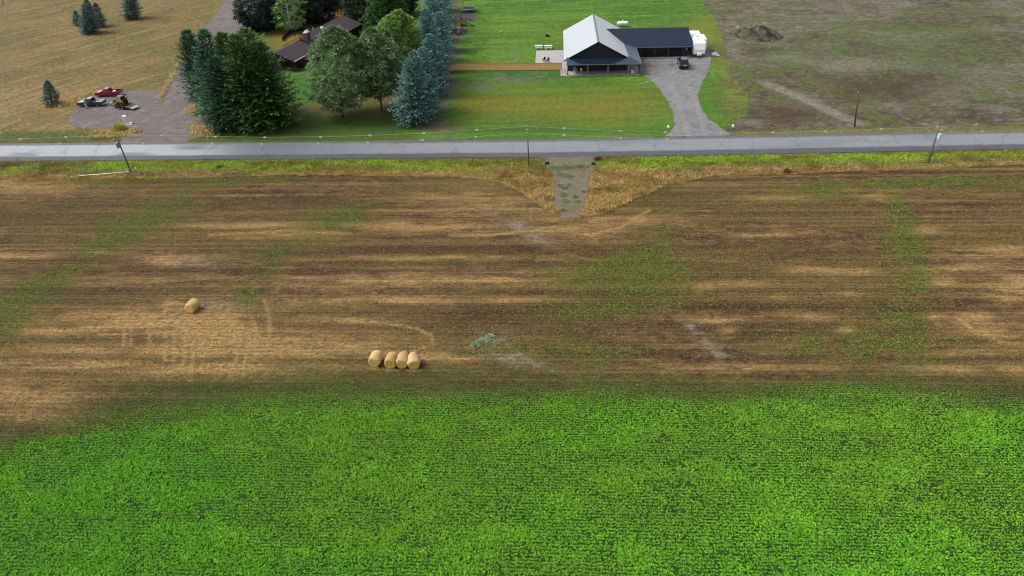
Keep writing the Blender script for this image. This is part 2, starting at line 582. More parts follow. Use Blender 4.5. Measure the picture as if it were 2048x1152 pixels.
def field_cover(x, y, px, py):
    s, t = along(x, y)
    n_lo = fbm(s / 16, t / 6, 3, 4)
    n_st = fbm(s / 26, t / 0.9, 11, 4)                     # windrow streaks
    n_fi = fbm(s / 3.0, t / 0.7, 23, 4)
    d = crop_depth(px, py) + (n_lo - 0.5) * 60 + (n_fi - 0.5) * 30
    crop = sst(-26, 108, d)
    straw = sum(spot(px, py, a, b, rx, ry * 1.15) for a, b, rx, ry in STRAW)
    straw = straw * 0.75 + sst(0.56, 0.74, n_st) * 0.25
    straw = np.clip(straw * (2.3 * n_fi - 0.25) , 0, 1) * (1 - crop)
    dark = np.clip(sum(spot(px, py, a, b, rx, ry * 1.2) for a, b, rx, ry in DARKS) * 0.9 + sst(0.5, 0.30, n_st) * 0.35, 0, 1)
    green = np.clip(sum(spot(px, py, g[0], g[1], g[2] * 1.3, g[3] * 1.35, g[4]) for g in GREENS) * (1.9 * fbm(s / 2.2, t / 1.4, 27, 4) - 0.3) * (0.4 + 0.9 * n_lo), 0, 1)
    bare = np.clip(sum(spot(px, py, *g) for g in BARES) * (3.2 * fbm(s / 1.2, t / 0.6, 39, 3) - 0.9), 0, 1)
    return crop, straw, dark, green, bare, n_lo, n_st, n_fi

s_of = along
MARKS = [[(338, 613), (368, 611)], [(342, 611), (337, 624)], [(249, 640), (247, 692)], [(263, 638), (262, 690)], [(300, 646), (298, 700)], [(334, 640), (330, 722)], [(350, 644), (346, 742)], [(372, 650), (366, 735)], [(388, 690), (380, 760)], [(452, 628), (462, 660), (480, 700)], [(470, 640), (478, 672), (476, 705), (462, 760)], [(492, 660), (496, 700), (486, 750)], [(508, 640), (516, 680), (508, 720)], [(530, 600), (540, 640), (538, 690)],
         [(690, 640), (760, 646), (830, 656), (862, 670), (868, 690), (820, 702)], [(200, 670), (330, 664), (470, 668)], [(60, 664), (200, 655), (330, 652)], [(1920, 640), (1945, 660), (1975, 672), (2048, 674)], [(1960, 660), (2000, 684), (2048, 690)], [(900, 470), (980, 470), (1060, 462), (1110, 455)], [(1105, 455), (1180, 470), (1240, 455), (1300, 420)], [(640, 600), (720, 598), (830, 604)], [(420, 470), (560, 462), (700, 466)]]
def track_marks(px, py):
    out = np.zeros(np.shape(px))
    for line in MARKS:
        for (a, b), (c_, d_) in zip(line, line[1:]):
            vx, vy = c_ - a, d_ - b
            tt = np.clip(((px - a) * vx + (py - b) * vy) / (vx * vx + vy * vy), 0, 1)
            dd = np.hypot(px - a - tt * vx, (py - b - tt * vy) * 1.3)
            out = np.maximum(out, np.exp(-(dd / 3.6) ** 2))
    return out
def field_colour(x, y, px, py):
    crop, straw, dark, green, bare, n_lo, n_st, n_fi = field_cover(x, y, px, py)
    c = mix(C(100, 72, 47), C(138, 104, 66), sst(0.3, 0.7, n_fi))
    s, t = along(x, y)
    ln = fbm(s / 60, t / 0.5, 33, 3)
    ln2 = fbm(s / 40, t / 1.7, 35, 3)
    fine = fbm(s_of(x, y)[0] / 0.9, s_of(x, y)[1] / 0.45, 29, 3)
    c = mix(c, C(70, 56, 42), sst(0.52, 0.30, fine) * 0.55)
    c = mix(c, C(168, 140, 92), sst(0.56, 0.74, fine) * 0.45)
    c = mix(c, C(116, 102, 54), sst(0.40, 0.62, n_lo) * 0.6)
    c = mix(c, C(82, 60, 42), dark * 0.75)
    c = mix(c, C(74, 56, 42), sst(.50, .30, ln) * .32)
    c = mix(c, C(172, 138, 88), sst(.54, .74, ln) * .42 * (0.4 + ln2))
    c = mix(c, C(196, 162, 106), np.clip(track_marks(px, py) * (2.2 * n_fi - .2), 0, .8) * (1 - crop))
    c = mix(c, C(200, 162, 104), np.clip(straw, 0, 0.85))
    c = mix(c, C(92, 96, 44), green * 0.4)
    c = mix(c, C(236, 206, 150), np.clip((spot(px, py, 352, 611, 20, 3) + spot(px, py, 344, 618, 7, 8) + spot(px, py, 338, 624, 8, 3)) * (2.4 * n_fi - .2), 0, .9))
    c = mix(c, C(168, 152, 134), bare * 0.7)
    c = mix(c, C(54, 92, 30), sst(0, .8, crop) * 0.95)
    return c

FIELD = gpoly([(-420, 1330), (-420, 352), (0, 353), (1054, 340), (2048, 333), (2480, 331), (2480, 1330)])
sheet('crop_field', FIELD, 0.0, 0.20, field_colour, M_FIELD)

# roadside strip with the grassy triangles on both sides of the farm track
VERGE = gpoly([(-420, 321), (0, 320), (400, 317), (1054, 313), (1500, 307), (2048, 296), (2480, 288), (2480, 322), (2048, 330), (1900, 337), (1650, 345), (1420, 354), (1330, 372), (1265, 402), (1215, 426), (1150, 441), (1118, 434), (1078, 410), (1040, 382), (990, 361), (900, 353), (600, 351), (300, 358), (0, 360), (-420, 362)])
def verge_mix(x, y, px, py):
    s, t = along(x, y)
    mid = np.interp(px, [0, 1054, 2048], [343, 335, 321])
    far = np.interp(px, [0, 1054, 2048], [322, 316, 299])
    n = fbm(s / 5, t / 1.6, 31, 4)
    gold = sst(-8, 8, py - mid - 5 + (n - 0.5) * 20)
    lush = sst(0.42, 0.6, fbm(s / 9, t / 3, 37, 3)) 
    edge = sst(7, 1, py - far)
    return gold, lush, edge, n
def verge_colour(x, y, px, py):
    gold, lush, edge, n = verge_mix(x, y, px, py)
    c = mix(C(128, 150, 46), C(122, 120, 50), 1 - lush)
    c = mix(c, C(158, 130, 74), gold)
    c = mix(c, C(104, 90, 62), edge * 0.8)
    return c
sheet('verge', VERGE, 0.03, 0.16, verge_colour, M_MEADOW, jit=0.5)

# the road: worn lane, darker near shoulder, sky sheen painted pale where it is wet on the left
far_px = [(-420, 290.5), (0, 287.5), (400, 285), (700, 282.5), (1054, 280), (1500, 271.5), (1800, 265.5), (2048, 261.5), (2480, 254)]
near_px = [(-420, 326), (0, 323), (400, 319.5), (700, 317.5), (1054, 315), (1500, 309), (1800, 303), (2048, 298), (2480, 290)]
def crumble(pts, seed):
    return [(x + 0, y + 0.30 * (fbm(np.array(x / 1.3), np.array(seed + .0), seed, 3) - .5)) for x, y in pts]
RF = crumble(gpoly(smooth_line(far_px, 700)), 161)
RN = crumble(gpoly(smooth_line(near_px, 700)), 163)
def road_colour(x, y, px, py, t):
    s, _ = along(x, y)
    n = fbm(s / 9, t * 3, 41, 4)
    n2 = fbm(s / 30, t * 0.6, 43, 3)
    lane = sst(0.10, 0.2, t) * sst(0.80, 0.70, t)
    c = mix(C(118, 116, 118), C(146, 150, 154), lane)
    c = mix(c, C(98, 101, 106), sst(0.72, 0.80, t) * 0.9)
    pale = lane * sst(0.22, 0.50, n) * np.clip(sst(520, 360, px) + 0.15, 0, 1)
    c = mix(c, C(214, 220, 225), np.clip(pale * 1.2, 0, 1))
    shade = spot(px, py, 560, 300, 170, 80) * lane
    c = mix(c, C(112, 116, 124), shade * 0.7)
    c = mix(c, C(130, 134, 140), (n2[...] - 0.4) * 0.8 * lane)
    for wh in (0.28, 0.42, 0.56, 0.68):
        c = mix(c, C(166, 171, 176), 0.30 * lane * np.exp(-((t - wh) / 0.025) ** 2))
    return c
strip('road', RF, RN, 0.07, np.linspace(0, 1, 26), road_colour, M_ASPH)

# north side: dry meadow on the left, lawns, bare field on the right
MEADOW = gpoly([(-420, 292), (0, 289), (400, 286), (420, 250), (480, 60), (530, -55), (-420, -55)])
def meadow_colour(x, y, px, py):
    n = fbm(x / 9, y / 9, 51, 5)
    st = fbm((x * 0.55 + y * 0.84) / 14, (x * 0.84 - y * 0.55) / 0.9, 53, 4)
    c = mix(C(140, 118, 74), C(164, 140, 92), st)
    c = mix(c, C(124, 116, 66), sst(0.42, 0.66, n) * 0.75)
    c = mix(c, C(188, 160, 112), sst(0.56, 0.72, st) * 0.5)
    c = mix(c, C(128, 120, 58), sst(60, 8, np.abs(px - (452 - (py + 20) * 0.55) + 22)) * 0.5)
    low = sst(252, 268, py + (n - 0.5) * 26)
    c = mix(c, mix(C(88, 108, 42), C(150, 136, 60), sst(0.45, 0.6, n)), low * 0.9)
    c = mix(c, C(112, 92, 60), sst(279, 286, py) * 0.8)
    c = mix(c, C(200, 166, 108), spot(px, py, 150, 200, 44, 11, -22) * 0.9 + spot(px, py, 100, 208, 26, 6) * 0.7)
    c = mix(c, C(120, 122, 62), spot(px, py, 215, 40, 60, 30) * 0.4)
    return c
sheet('dry_meadow', MEADOW, 0.02, 0.5, meadow_colour, M_MEADOW)

LAWN_STEP = 0.33
LAWN = gpoly([(372, 288), (420, 250), (480, 60), (530, -55), (1375, -55), (1400, 0), (1432, 40), (1452, 90), (1458, 140), (1500, 195), (1492, 228), (1455, 256), (1460, 270), (1335, 275), (1054, 281.5), (700, 284), (400, 286.5)])
def lawn_colour(x, y, px, py):
    n = fbm(x / 7, y / 7, 61, 5)
    st = fbm(x / 20, y / 1.4, 63, 4)
    vt = 0.5 + 0.5 * np.sin(along(x, y)[0] * 2 * math.pi / 1.6 + n * 2)
    c = mix(C(70, 122, 34), C(106, 146, 44), sst(.25, .75, st))
    c = mix(c, C(58, 108, 38), sst(0.45, 0.7, n) * 0.5)
    sp_ = fbm(x / 0.9, y / 0.9, 69, 3)
    c = mix(c, C(132, 150, 56), sst(.54, .74, sp_) * .35)
    c = mix(c, C(46, 84, 34), sst(.46, .28, sp_) * .35)
    # front lawn, drier in the middle
    front = sst(145, 185, py) * sst(880, 930, px) 
    dry = np.clip((spot(px, py, 1080, 215, 190, 30) + spot(px, py, 1250, 205, 80, 36) * 0.7 + spot(px, py, 960, 205, 60, 14) * 0.6) * (0.35 + 1.1 * st), 0, 1)
    c = mix(c, C(84, 120, 40), front * 0.5)
    c = mix(c, C(148, 122, 44), dry * front * (0.45 + 0.2 * vt))
    c = mix(c, C(122, 136, 46), np.clip(spot(px, py, 1130, 70, 130, 26) * 0.35 + spot(px, py, 1000, 170, 130, 12) * 0.4, 0, 1))
    c = mix(c, C(60, 102, 44), spot(px, py, 1040, 150, 150, 9) * 0.7)
    c = mix(c, C(58, 98, 40), spot(px, py, 1090, 262, 220, 5) * 0.6)
    # right of the drive, drying out
    c = mix(c, C(130, 132, 52), np.clip(spot(px, py, 1470, 180, 24, 56) + spot(px, py, 1420, 55, 60, 24) + spot(px, py, 1440, 110, 24, 40) * .7, 0, 1) * 0.8)
    c = mix(c, C(108, 98, 62), sst(0.5, 0.62, fbm(x / 2.5, y / 2.0, 67, 4)) * sst(1408, 1462, px + (n - .5) * 70) * 0.85)
    for a, b, rx, ry in ((898, 176, 14, 20), (890, 205, 10, 14), (1030, 108, 9, 8), (1000, 150, 9, 5), (912, 95, 9, 22), (905, 165, 20, 8), (960, 177, 24, 6), (1068, 150, 26, 5), (1010, 160, 60, 5)):
        c = mix(c, C(122, 118, 104), np.clip(spot(px, py, a, b, rx, ry) * (3.2 * sp_ - 0.9), 0, 0.85))
    c = mix(c, C(128, 108, 84), np.clip(spot(px, py, 880, 256, 34, 12) * 1.1, 0, 0.9))
    c = mix(c, C(104, 96, 82), np.clip(sst(24, 6, np.abs(px - np.interp(py, [0, 130, 250], [906, 892, 862]))) * 0.8 * sst(268, 240, py), 0, 1))
    # old lawn among the trees
    old = sst(850, 800, px)
    c = mix(c, mix(C(62, 96, 36), C(96, 108, 44), n), old * 0.85)
    gold = spot(px, py, 600, 80, 60, 22) + spot(px, py, 665, 15, 40, 22) * 1.4 + spot(px, py, 470, 80, 30, 40) * 0.8
    c = mix(c, C(158, 124, 58), np.clip(gold * (0.4 + 1.1 * n), 0, 1) * old)
    c = mix(c, C(122, 96, 60), np.clip(spot(px, py, 650, 220, 80, 14) + spot(px, py, 770, 190, 70, 24) * 1.3, 0, 1) * 0.75)
    c = mix(c, C(64, 122, 40), np.clip(spot(px, py, 615, 170, 40, 40), 0, 1) * 0.8)
    c = mix(c, C(120, 96, 50), np.clip(spot(px, py, 405, 258, 30, 14), 0, 1) * (0.3 + n))
    c = mix(c, C(104, 112, 50), sst(276, 281, py + 0.012 * (px - 1054)) * 0.5)
    return c * 1.18
sheet('lawn', LAWN, 0.03, LAWN_STEP, lawn_colour, M_LAWN, jit=0.8)

BAREF = gpoly([(1340, -55), (2700, -55), (2480, 260), (2048, 263), (1800, 267), (1440, 274), (1430, 200), (1430, 60)])
def bare_colour(x, y, px, py):
    n = fbm(x / 12, y / 8, 71, 5)
    f = fbm(x / 2.2, y / 1.6, 73, 4)
    g = fbm(x / 18, y / 12, 77, 3)
    c = mix(C(92, 76, 62), C(126, 116, 102), sst(0.35, 0.65, n))
    fi = fbm(x / 1.0, y / 0.7, 79, 3)
    c = mix(c, C(66, 54, 46), sst(.5, .3, fi) * .5)
    c = mix(c, C(150, 142, 128), sst(.58, .76, fi) * .45)
    c = mix(c, C(98, 108, 56), sst(0.45, 0.62, f) * sst(0.36, 0.6, g) * 0.8)
    c = mix(c, C(140, 132, 120), sst(0.56, 0.70, f) * sst(0.6, 0.4, g) * 0.55)
    c = mix(c, C(92, 112, 58), np.clip(spot(px, py, 1600, 120, 120, 50) + spot(px, py, 1900, 110, 200, 60) + spot(px, py, 2000, 190, 70, 16) + spot(px, py, 1950, 20, 90, 12) + spot(px, py, 1760, 60, 160, 30) * .5, 0, 1) * np.clip(2.4 * f - 0.5, 0, 1) * 0.8)
    c = mix(c, C(82, 62, 48), np.clip(spot(px, py, 1560, 230, 90, 22) + spot(px, py, 1780, 175, 160, 26), 0, 1) * 0.6)
    lx = np.interp(py, [163, 250], [1525, 1725])
    c = mix(c, C(146, 132, 120), sst(26, 6, np.abs(px - lx)) * sst(155, 168, py) * sst(256, 244, py) * (0.4 + 0.9 * f))
    c = mix(c, C(92, 102, 60), sst(10, 3, np.abs(px - lx + 34)) * sst(170, 180, py) * sst(250, 240, py) * 0.6 * (0.4 + f))
    c = mix(c, C(146, 138, 128), np.clip(spot(px, py, 1480, 245, 60, 6) + spot(px, py, 1690, 130, 60, 12) + spot(px, py, 1580, 115, 40, 8), 0, 1) * (0.2 + 0.9 * f) * 0.7)
    c = mix(c, mix(C(112, 118, 54), C(134, 116, 66), n), sst(-16, -7, py - np.interp(px, [1440, 2048, 2480], [274, 263, 256])) * 0.85)
    return c * 1.2
sheet('bare_field', BAREF, 0.01, 0.5, bare_colour, M_MEADOW)

# gravel
def gravel_tone(a, b):
    def fn(x, y, px, py):
        n, f = fbm(x / 5, y / 5, 81, 4), fbm(x / 1.5, y / 1.5, 83, 3)
        c = mix(C(*a), C(*b), n * 0.6 + f * 0.4)
        c = mix(c, C(104, 92, 70), (spot(px, py, 1300, 128, 22, 14) + spot(px, py, 1344, 130, 8, 4)) * 0.75)
        g = fbm(x / 0.7, y / 0.7, 85, 3)
        c = mix(c, C(96, 90, 86), sst(.48, .3, g) * .35)
        tl = np.abs(np.sin((px - np.interp(py, [100, 160, 200, 270], [1345, 1352, 1372, 1394])) * .09)) * sst(60, 30, np.abs(px - 1372)) * sst(140, 170, py)
        c = mix(c, C(176, 175, 174), sst(.75, 1, tl) * .35)
        return mix(c, C(166, 163, 160), sst(0.58, 0.78, f) * 0.35)
    return fn
DRIVE = gpoly([(1262, 112), (1282, 150), (1300, 158), (1314, 172), (1327, 190), (1344, 222), (1351, 246), (1346, 258), (1330, 273.5), (1465, 272), (1440, 255), (1415, 236), (1401, 212), (1396, 192), (1402, 172), (1416, 142), (1423, 116), (1419, 98), (1414, 84), (1404, 82), (1390, 100), (1300, 108)])
sheet('gravel_driveway', DRIVE, 0.045, 0.15, gravel_tone((140, 139, 140), (166, 165, 165)), M_GRAVEL, jit=0.3)
LOT = gpoly([(205, 182), (322, 181), (340, 160), (366, 112), (402, 66), (440, 18), (476, -55), (560, -55), (500, 30), (470, 75), (440, 130), (412, 190), (400, 205), (418, 218), (412, 236), (392, 262), (374, 285.5), (236, 288), (256, 270), (276, 256), (255, 255), (200, 258), (150, 254), (134, 246), (142, 228), (160, 212), (190, 196)])
sheet('gravel_lot', LOT, 0.045, 0.18, gravel_tone((124, 113, 110), (154, 142, 139)), M_GRAVEL, jit=0.5)
TRACK = gpoly([(1084, 311.5), (1196, 311), (1198, 322), (1186, 336), (1178, 350), (1172, 400), (1162, 422), (1154, 437), (1122, 437), (1110, 404), (1106, 350), (1092, 332), (1076, 322)])
def track_colour(x, y, px, py):
    n, f = fbm(x / 1.2, y / 4, 87, 4), fbm(x / 0.8, y / 0.8, 89, 3)
    c = mix(C(128, 114, 98), C(156, 142, 130), n)
    c = mix(c, C(94, 86, 66), np.clip(spot(px, py, 1084, 320, 14, 8) + spot(px, py, 1196, 318, 10, 10), 0, 1) * 0.8)
    return mix(c, C(120, 122, 74), sst(0.55, 0.7, f) * 0.6)
sheet('farm_track', TRACK, 0.055, 0.2, track_colour, M_GRAVEL, jit=0.35)

# ------------------------------------------------------------------ VEGETATION that nobody could count
def scatter(poly, n):
    P = np.array(poly)
    x, y = rng.uniform(P[:, 0].min(), P[:, 0].max(), n), rng.uniform(P[:, 1].min(), P[:, 1].max(), n)
    k = inside(poly, x, y)
    return x[k], y[k]

def row_scatter(poly, pitch, gap, jit):
    """plants set in drilled rows that run with the road"""
    P = np.array(poly)
    a = math.radians(-4.0)
    s0, t0 = along(P[:, 0], P[:, 1])
    s, t = np.meshgrid(np.arange(s0.min(), s0.max(), gap), np.arange(t0.min(), t0.max(), pitch))
    s = (s + rng.uniform(-gap, gap, s.shape) * 0.6).ravel()
    t = (t + rng.normal(0, jit, t.shape)).ravel()
    x, y = s * math.cos(a) - t * math.sin(a), s * math.sin(a) + t * math.cos(a)
    k = inside(poly, x, y)
    return x[k], y[k]

CROPZ = gpoly([(-120, 1260), (-260, 730), (2300, 730), (2170, 1260)])
x, y = row_scatter(CROPZ, 0.30, 0.11, 0.04)
px, py = to_px(x, y)
crop, straw, dark, green, bare, n_lo, n_st, n_fi = field_cover(x, y, px, py)
s_, t_ = along(x, y)
vig = 0.30 * fbm(s_ / 2.2, t_ / 0.8, 203, 3) + 0.70 * rng.uniform(0.15, 0.85, len(x))
gapn = fbm(s_ / 0.9, t_ / 0.6, 207, 2)
prob = sst(0.0, 0.22, crop) * (0.66 + 0.5 * sst(0.25, 0.45, gapn)) * (0.80 + 0.25 * sst(0.36, 0.50, fbm(s_ / 5, t_ / 2.2, 213, 3)))
k = rng.uniform(0, 1, len(x)) < prob
x, y, crop, vig, n_lo, py_, px_ = x[k], y[k], crop[k], vig[k], n_lo[k], py[k], px[k]
big = fbm(x / 16, y / 7, 211, 3)
cc = mix(C(82, 146, 30, .9), C(132, 188, 46, .9), vig)
cc = mix(cc, C(76, 164, 42, .95), sst(0.50, 0.66, big) * 0.25)
cc = mix(cc, C(120, 156, 44, 1.0), sst(0.5, 0.34, big) * 0.4)
cc = mix(cc, mix(C(84, 100, 48, 1.1), C(126, 134, 64, 1.1), rng.uniform(0, 1, len(x))), sst(0.92, 0.2, crop) * 0.85)
size = (0.08 + 0.105 * sst(.05, .9, crop)) * (0.75 + 0.5 * vig) * (0.85 + 0.45 * sst(.45, .7, fbm(x / 4, y / 2.5, 217, 3)))
tufts('green_crop', x, y, 0.0, size, cc, 6, (8, 62), M_LEAF, 0.52, 0.45, 0.24, 'dense bright green leafy crop growing in rows across the near half of the field')

STUB = gpoly([(-200, 900), (-200, 352), (0, 356), (900, 356), (1120, 444), (1330, 378), (2250, 336), (2250, 900)])
x, y = row_scatter(STUB, 0.31, 0.16, 0.035)
px, py = to_px(x, y)
crop, straw, dark, green, bare, n_lo, n_st, n_fi = field_cover(x, y, px, py)
ol = sst(0.38, 0.62, n_lo)
prob = np.clip(0.50 + 0.5 * ol + green * 0.9 - straw * 0.3 - bare * 0.5, 0.05, 1) * (1 - crop * 0.8) * (0.4 + 0.9 * n_fi)
band = np.exp(-((crop_depth(px, py) - 18) / 48) ** 2) * (0.5 + n_fi)
prob = np.maximum(prob, 0.9 * band)
k = rng.uniform(0, 1, len(x)) < prob
x, y, green, n_fi, straw, ol, band = x[k], y[k], green[k], n_fi[k], straw[k], ol[k], band[k]
cc = mix(C(108, 98, 48, 1.15), C(164, 150, 76, 1.15), rng.uniform(0, 1, len(x)))
cc = mix(cc, C(184, 146, 92, 1.2), (rng.uniform(0, 1, len(x)) < 0.42 + straw * 0.5))
cc = mix(cc, mix(C(84, 104, 48, 1.1), C(126, 142, 66, 1.1), rng.uniform(0, 1, len(x))), np.clip(band * 1.2, 0, 1) * (rng.uniform(0, 1, len(x)) < .85))
cc = mix(cc, mix(C(80, 124, 40, 1.0), C(132, 164, 54, 1.0), rng.uniform(0, 1, len(x))), np.clip(green * 1.6, 0, 1) * 0.85)
size = 0.11 + 0.06 * rng.uniform(0, 1, len(x)) + 0.07 * green
tufts('stubble_regrowth', x, y, 0.0, size, cc, 3, (15, 70), M_LEAF, 0.42, 0.5, 0.25, 'sparse olive regrowth and straw tufts scattered over the brown harvested field')

# tall grass of the roadside strip
x, y = scatter(VERGE, 120000)
px, py = to_px(x, y)
k = ~inside(TRACK, x, y)
gold, lush, edge, n = verge_mix(x, y, px, py)
k &= rng.uniform(0, 1, len(x)) < (0.75 - 0.6 * edge)
x, y, gold, lush, edge, n = x[k], y[k], gold[k], lush[k], edge[k], n[k]
u = rng.uniform(0, 1, len(x))
cc = mix(mix(C(118, 158, 38, .85), C(182, 198, 60, .85), u), mix(C(104, 126, 44, .85), C(168, 162, 68, .85), u), 1 - lush)
cc = mix(cc, mix(C(164, 134, 74, .9), C(224, 196, 138, .9), u), gold * (0.35 + 0.65 * (u < 0.9)))
cc = mix(cc, C(146, 142, 60, .85), sst(0.5, 0.66, fbm(x / 4, y / 2, 221, 3)) * gold * 0.7)
cc = mix(cc, C(92, 74, 42, 1.0), sst(0.52, 0.64, fbm(x / 2.6, y / 1.6, 223, 3)) * 0.55)
cc = mix(cc, C(120, 72, 40, 1.0), sst(0.58, 0.68, fbm(x / 5, y / 1.8, 227, 3)) * 0.3)
size = (0.30 + 0.30 * fbm(x / 3, y / 1.5, 225, 3)) * (1 - 0.55 * edge)
tufts('roadside_grass', x, y, 0.03, size, cc, 4, (48, 86), M_BLADE, 0.16, 0.5, 0.2, 'tall yellow green and golden roadside grass between the road and the field')

# short dry grass of the meadow, lawn blades, weeds of the bare field
x, y = scatter(gpoly([(-60, 300), (0, 288), (400, 286), (420, 240), (490, -20), (-60, -20)]), 60000)
px, py = to_px(x, y)
k = ~inside(LOT, x, y)
x, y, px, py = x[k], y[k], px[k], py[k]
mc = meadow_colour(x, y, px, py)
tufts('meadow_grass', x, y, 0.02, 0.18 + 0.14 * rng.uniform(0, 1, len(x)), mc * rng.uniform(0.9, 1.6, len(x))[:, None], 3, (25, 75), M_BLADE, 0.22, 0.7, 0.2, 'short golden dry grass over the mown meadow at left')
x, y = scatter(BAREF, 60000)
px, py = to_px(x, y)
f = fbm(x / 2.2, y / 1.6, 73, 4)
k = (rng.uniform(0, 1, len(x)) < sst(0.35, 0.62, f)) & (px < 2150) & (py > -20)
x, y, px, py = x[k], y[k], px[k], py[k]
u = rng.uniform(0, 1, len(x))
tufts('field_weeds', x, y, 0.01, 0.16 + 0.12 * u, mix(C(92, 108, 54, 1.2), C(138, 128, 92, 1.2), u), 4, (15, 60), M_BLADE, 0.4, 0.7, 0.2, 'sparse low weeds scattered over the grey brown bare field at right')
x, y = scatter(LAWN, 90000)
px, py = to_px(x, y)
k = ~(inside(DRIVE, x, y) | inside(LOT, x, y)) & (py > -15)
x, y, px, py = x[k], y[k], px[k], py[k]
tufts('lawn_grass', x, y, 0.03, 0.10 + 0.10 * rng.uniform(0, 1, len(x)), lawn_colour(x, y, px, py) * rng.uniform(0.95, 1.5, len(x))[:, None], 3, (20, 70), M_BLADE, 0.25, 0.7, 0.15, 'mown green lawn grass around both houses')
# taller dry grass: mound by the gravel lot, lot corners
mound = [(150, 197, 36, 8, -20), (110, 209, 26, 5, 0), (172, 189, 16, 4, -10), (228, 268, 34, 4, 5), (205, 275, 26, 3, 0), (268, 262, 12, 4, 0), (324, 192, 5, 12, 30), (340, 165, 4, 22, 30), (362, 128, 3, 20, 35), (384, 222, 8, 10, 0), (402, 258, 18, 9, 0), (408, 271, 18, 4, 0)]
bx, by, bc = [], [], []
for (a, b, rx, ry, ang) in mound:
    nn = int(60 + rx * ry * 1.6)
    q = rng.normal(0, 0.6, (nn, 2)) * [rx, ry]
    w = math.radians(ang)
    qx, qy = a + q[:, 0] * math.cos(w) - q[:, 1] * math.sin(w), b + q[:, 0] * math.sin(w) + q[:, 1] * math.cos(w)
    g = np.array([G(i, j) for i, j in zip(qx, qy)])
    bx.append(g[:, 0]); by.append(g[:, 1])
bx, by = np.concatenate(bx), np.concatenate(by)
u = rng.uniform(0, 1, len(bx))
tufts('tall_dry_grass', bx, by, 0.02, 0.35 + 0.35 * u, mix(mix(C(150, 132, 78, 1.0), C(130, 128, 62, 1.0), (fbm(bx / 2, by / 2, 229, 2) > .5)), C(222, 196, 146, .95), u), 4, (45, 85), M_BLADE, 0.18, 0.5, 0.2, 'pale tall dry grass clumps along the edges of the gravel lot')

# ------------------------------------------------------------------ TREES
def conifer(name, label, cat, x, y, h, r, ca, cb, seed, group=None, lean=(0, 0), dens=1.0, shape=0.75, up=0.0, skirt=0.02):
    global rng
    keep, rng = rng, np.random.default_rng(seed)
    t_ob = thing(name, label, cat, (x, y, 0), 0, group)
    nb = int(40 * h * dens)
    t = np.sort(rng.uniform(0, 1, nb)) ** 1.12
    az = np.arange(nb) * 2.39996 + rng.uniform(-0.5, 0.5, nb)
    env = r * np.power(1 - t, shape) * np.minimum(1, 0.62 + 2.6 * t) + 0.12
    lump = 0.56 + 0.92 * fbm(az * 1.1 + 30, t * 6 + seed, seed, 3)
    ln = env * lump * rng.uniform(0.72, 1.08, nb)
    el0 = np.radians(-16 + 44 * t + up + rng.normal(0, 6, nb))
    M = 14
    sfr = np.linspace(0.22, 1.0, M)[None, :] + rng.uniform(-.05, .05, (nb, M))
    nper = np.clip(np.ceil(4 + ln * 4.2), 5, M)[:, None]
    use = np.arange(M)[None, :] >= (M - nper)
    side = rng.choice([-1, 1], (nb, M)) * rng.uniform(0.1, 0.95, (nb, M)) * (sfr < 0.93)
    azm = az[:, None] + side
    dist = ln[:, None] * sfr
    z = (h * (skirt + (0.965 - skirt) * t))[:, None] + dist * np.sin(el0)[:, None] * (1 - 0.35 * sfr) + 0.25 * dist * sfr * 0.5
    lx = lean[0] * z + np.cos(az)[:, None] * dist * np.cos(el0)[:, None]
    ly = lean[1] * z + np.sin(az)[:, None] * dist * np.cos(el0)[:, None]
    L = (0.32 + 0.11 * ln[:, None] * (1.15 - 0.6 * sfr)) * rng.uniform(0.75, 1.25, (nb, M))
    el = el0[:, None] + np.radians(12) + rng.normal(0, 0.28, (nb, M))
    base = np.stack([lx, ly, np.maximum(z, 0.15)], -1)[use]
    tone = rng.uniform(0, 1, (nb, 1)) * 0.55 + rng.uniform(0, 1, (nb, M)) * 0.45
    tone = np.clip(tone * 0.7 + 0.45 * (sfr - 0.45), 0, 1)                    # younger, paler growth at the tips
    cc = mix(ca, cb, tone)[use]
    V, F, cl = leaves(base, azm[use], el[use], L[use], L[use] * 0.40, cc, 0.05)
    top = leaves(np.tile([[lean[0] * h, lean[1] * h, h * 0.94]], (8, 1)), rng.uniform(0, 6.3, 8), np.full(8, 1.35), np.full(8, h * 0.06), np.full(8, 0.2), np.tile(cb, (8, 1)), 0)
    V, F, cl = np.r_[V, top[0]], np.r_[F, top[1] + len(V)], np.r_[cl, top[2]]
    np_mesh('crown', V, F, M_NEEDLE, cl, t_ob)
    tr = MB().tube([(0, 0, 0), (lean[0] * h * .5, lean[1] * h * .5, h * .5), (lean[0] * h, lean[1] * h, h * .96)], [0.03 * h ** 0.8 + .06, 0.018 * h ** .8 + .03, 0.02], 7)
    for i in range(0, nb, 5):
        e = Vector((math.cos(az[i]) * ln[i] * .7, math.sin(az[i]) * ln[i] * .7, 0))
        zz = h * (skirt + (0.965 - skirt) * t[i])
        b0 = Vector((lean[0] * zz, lean[1] * zz, zz))
        tr.tube([b0, b0 + e + Vector((0, 0, ln[i] * .7 * math.sin(el0[i])))], [0.035, 0.012], 4, False)
    tr.build('trunk', M_BARK, t_ob, smooth=True)
    rng = keep
    return t_ob

